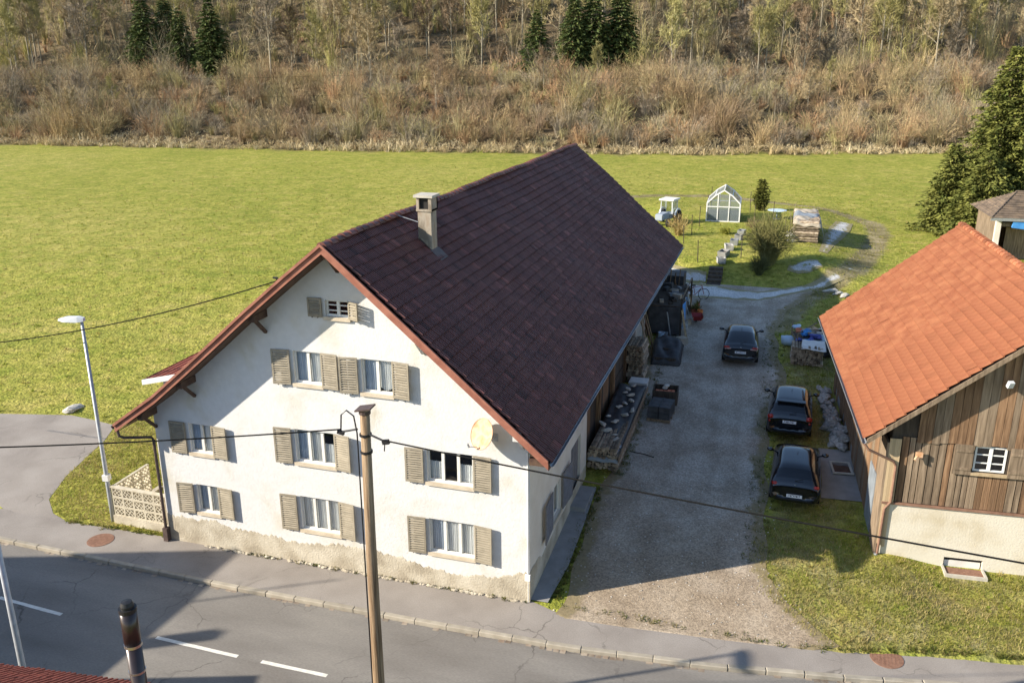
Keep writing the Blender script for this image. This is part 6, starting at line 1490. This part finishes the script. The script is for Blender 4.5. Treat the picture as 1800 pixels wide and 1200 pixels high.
for i, (x, y, h) in enumerate(((-.3, 41.0, 1.3), (-.1, 44.5, 1.5), (.1, 48, 1.6), (.25, 53, 1.8), (.35, 56, 2.1), (1.2, 36.2, 1.5), (3.9, 37.5, 1.5), (4.2, 50, 1.6), (5.6, 49.5, 2.0), (6.6, 44, 1.6), (3.6, 56, 1.8))):
    tag(MB().tube([(x, y, tzs(x, y)-.1), (x+rng.uniform(-.06, .06), y, tzs(x, y)+h)], .03, 6).build('garden_stake', 'wood_dark'), 'thin dark stake standing in the garden', 'stake', 'stakes in the garden')
m = MB(); m.lathe([(.001, .80), (.75, .74), (.77, .72), (.001, .72)], 20); t = thing('garden_table', 'round pale blue garden table near the cypress', 'table', (5.86, 53.2, tzs(5.86, 53.2))); m.build('table_top', 'cloth_pale', t); MB().tube([(0, 0, 0), (0, 0, .74)], .04, 8).build('leg', 'metal_grey', t); MB().lathe([(.3, 0), (.3, .04), (.001, .05)], 14).build('foot', 'metal_grey', t)
# sheeted woodpile
wp = log_stack('firewood_stack', 'sheeted woodpile with tan and grey covers in the garden', 7.2, 8.9, 43.8, 49.5, 1.5, 'x', 6, rmin=.08, rmax=.14)
for i, (z, c, a) in enumerate(((1.62, 'tarp_tan', 0), (1.68, 'tarp_grey', 1.6), (1.66, 'tarp_tan', 3.4))):
    zz = tzs(8, 46); sheet('tarp', ['tan cover on the near end of the garden woodpile', 'grey cover on the middle of the garden woodpile', 'tan cover on the far end of the garden woodpile'][i], 'tarp', [(7.1, 43.7+a, zz+z), (9.1, 43.7+a, zz+z-.25), (9.0, 45.8+a, zz+z-.1), (7.1, 45.8+a, zz+z+.05)], c, 20+i, .07, drape=.3)
sheet('tarp', 'blue grey plastic sheet hanging down the garden woodpile side', 'tarp', [(8.95, 44.2, tzs(8, 46)+1.45), (9.0, 46.4, tzs(8, 46)+1.45), (9.3, 46.4, tzs(8, 46)+.2), (9.35, 44.3, tzs(8, 46)+.15)], 'tarp_grey', 31, .04)
for i in range(12):
    x, y = 7.0+rng.uniform(-.25, .2), 43.4+rng.uniform(-.3, 2.6); s = rng.uniform(.12, .22)
    tag(inst('stone', rng.choice(PALE), None, (x, y, tzs(x, y)+s*.4+rng.uniform(0, .5)), (0, .3, rng.uniform(0, 6)), (s*1.3, s, s)), 'pale rubble stone heaped against the garden woodpile', 'stone', 'rubble at the garden woodpile')
# tractor
tr = thing('tractor', 'small white tractor with cab behind the far roof corner', 'tractor', (-2.55, 48.6, tzs(-2.55, 48.6)), math.radians(165))
m = MB(); m.box(-.38, .38, .2, 1.9, .55, 1.15); me = m.mesh('bonnet'); bevel_mesh(me, .07); me.materials.append(MATS['tractor_blue']); inst('bonnet', me, tr)
MB().box(-.45, .45, -1.3, .2, .5, .95).build('chassis', 'tractor_blue', tr)
for x in (-.62, .56):
    for y in (-1.15, .15): MB().beam((x+.03, y, .95), (x*.92+.03, y*.9, 2.15), .07, .07).build('cab_post', 'tractor_paint', tr)
m = MB(); m.box(-.75, .75, -1.35, .35, 2.15, 2.30); me = m.mesh('cab_roof'); bevel_mesh(me, .05); me.materials.append(MATS['frame_white']); inst('cab_roof', me, tr)
for a in ((-.62, -.60, -1.1, .1), (.60, .62, -1.1, .1)): MB().box(*a, 1.0, 2.1).build('cab_window', 'window_glass', tr)
MB().box(-.55, .55, -1.16, -1.14, 1.0, 2.1).build('cab_window', 'window_glass', tr)
for s in (-1, 1):
    for (y, r, w) in ((-.75, .62, .18), (1.55, .38, .12)):
        m = MB(); m.lathe([(r*.5, -w), (r*.95, -w), (r, -w*.6), (r, w*.6), (r*.95, w), (r*.5, w)], 18); o = m.build('tyre', 'tyre', tr); o.rotation_euler = (0, math.pi/2, 0); o.location = (s*.78, y, r)
        MB().lathe([(.001, .05), (r*.5, .02), (r*.5, -.05)], 14).build('rim', 'tractor_paint', o)
    m = MB(); m.tube([(s*.78, -.75+.72*math.cos(k*.26), .62+.72*math.sin(k*.26)) for k in range(1, 12)], .09, 6); m.build('mudguard', 'tractor_paint', tr)

tr.scale = (.86, .86, .86)
# overhead line in front of the hillside
for (za, zb, lab) in ((13.6, 12.6, 'upper thin line strung along the embankment'), (10.6, 9.6, 'lower thin line strung along the embankment')):
    def pt_(l, s): return (CX-.296*s+.955*l, CY+.955*s+.296*l)
    a = pt_(-130, 150); b = pt_(-20, 148); c = pt_(110, 143)
    cable('line_wire', lab, [(*a, za), (*b, (za+zb)/2+.2), (*c, zb)], [.8, .8], .012)


# loose stones and weeds on the driveway and in the gutter
q = np.random.default_rng(77); n = 2600
yy = q.uniform(-.2, 31, n)**1.0; dl = np.interp(yy, [p[0] for p in DL], [p[1] for p in DL]); dr = np.interp(yy, [p[0] for p in DR], [p[1] for p in DR]); xx = dl+(dr-dl)*q.uniform(-.03, 1.05, n)
ok = yy > np.interp(xx, BX, BY)+.05; xx, yy = xx[ok], yy[ok]; n = len(xx); r = q.uniform(.015, .042, n)
base = np.array([(1, 0, -.3), (-.5, .87, -.3), (-.5, -.87, -.3), (.3, .2, .8)])
a = q.uniform(0, 6.28, n); ca, sa = np.cos(a)[:, None], np.sin(a)[:, None]
bx_ = base[None, :, 0]*ca-base[None, :, 1]*sa; by_ = base[None, :, 0]*sa+base[None, :, 1]*ca
V = np.stack([xx[:, None]+bx_*r[:, None], yy[:, None]+by_*r[:, None], (tz(xx, yy)+.02)[:, None]+base[None, :, 2]*r[:, None]*.8], 2).reshape(-1, 3)
F = (np.array([(0, 1, 3), (1, 2, 3), (2, 0, 3)])[None]+4*np.arange(n)[:, None, None]).reshape(-1, 3)
o = bpy.data.objects.new('loose_stones', fast_mesh('loose_stones', V, F, 'tinted', tint=np.repeat(np.array([.46, .42, .36])[None]*q.uniform(.6, 1.35, n)[:, None], 3, 0))); col.objects.link(o); o['kind'] = 'stuff'
tag(o, 'small loose stones scattered over the gravel driveway', 'gravel')
def tufts(name, label, pts, seed, h, cols, per=14, w=.012):
    q = np.random.default_rng(seed); V = []; C_ = []
    for (x, y) in pts:
        z = max(tzs(x, y), .0 if y < 0.1 else -1); n = int(per*q.uniform(.5, 1.5)); a = q.uniform(0, 6.28, n); s_ = q.uniform(.4, 1.2)
        b = np.stack([x+.05*s_*np.cos(a), y+.05*s_*np.sin(a), np.full(n, z)], 1); e = b+np.stack([np.cos(a)*q.uniform(.02, .9, n)*h*s_, np.sin(a)*q.uniform(.02, .9, n)*h*s_, q.uniform(.3, 1, n)*h*s_], 1); sv = np.stack([-np.sin(a), np.cos(a), 0*a], 1)*w
        V.append(np.stack([b-sv, b+sv, e], 1).reshape(-1, 3)); C_.append(np.array(cols)[q.integers(len(cols))][None]*q.uniform(.7, 1.3, n)[:, None])
    V = np.concatenate(V); o = bpy.data.objects.new(name, fast_mesh(name, V, np.arange(len(V)).reshape(-1, 3), 'grass_blade', tint=np.concatenate(C_))); col.objects.link(o); o['kind'] = 'stuff'
    return tag(o, label, 'weeds')
pts = [(.72+rng.gauss(0, .09), rng.uniform(.3, 7)) for _ in range(240)]+[(rng.uniform(.9, 8.5), float(back_y(4))+.25+abs(rng.gauss(0, .1))) for _ in range(60)]+[(-11+10.9*rng.random(), -.05-rng.random()*.08) for _ in range(70)]
pts += [(1.28+rng.gauss(0, .12), rng.uniform(8, 19)) for _ in range(120)]+[(rng.uniform(6.0, 7.0), rng.uniform(3.5, 26)) for _ in range(260)]
pts += [(x, float(back_y(x))+rng.gauss(.04, .05)) for x in (rng.uniform(-17.3, -13) if rng.random() < .4 else rng.uniform(8.5, 14.5) for _ in range(160))]
tufts('weed_tufts', 'low weeds along the driveway edges and the wall foot', pts, 91, .12, [(.10, .13, .03), (.16, .17, .04), (.24, .21, .08)])
pts = []
while len(pts) < 3200:
    x, y = rng.uniform(-62, 28), rng.uniform(3, 88)
    if rng.random() < min(1, (40/math.hypot(x-CX, y-CY))**1.5) and bool(is_grass(np.array([x]), np.array([y]))[0]) and not (-13.5 < x < .9 and y < 31): pts.append((x, y))
tufts('meadow_tufts', 'coarser grass tufts dotted over the meadow', pts, 92, .15, [(.24, .29, .045), (.30, .31, .055), (.40, .35, .10), (.48, .40, .17)], 14, .02)
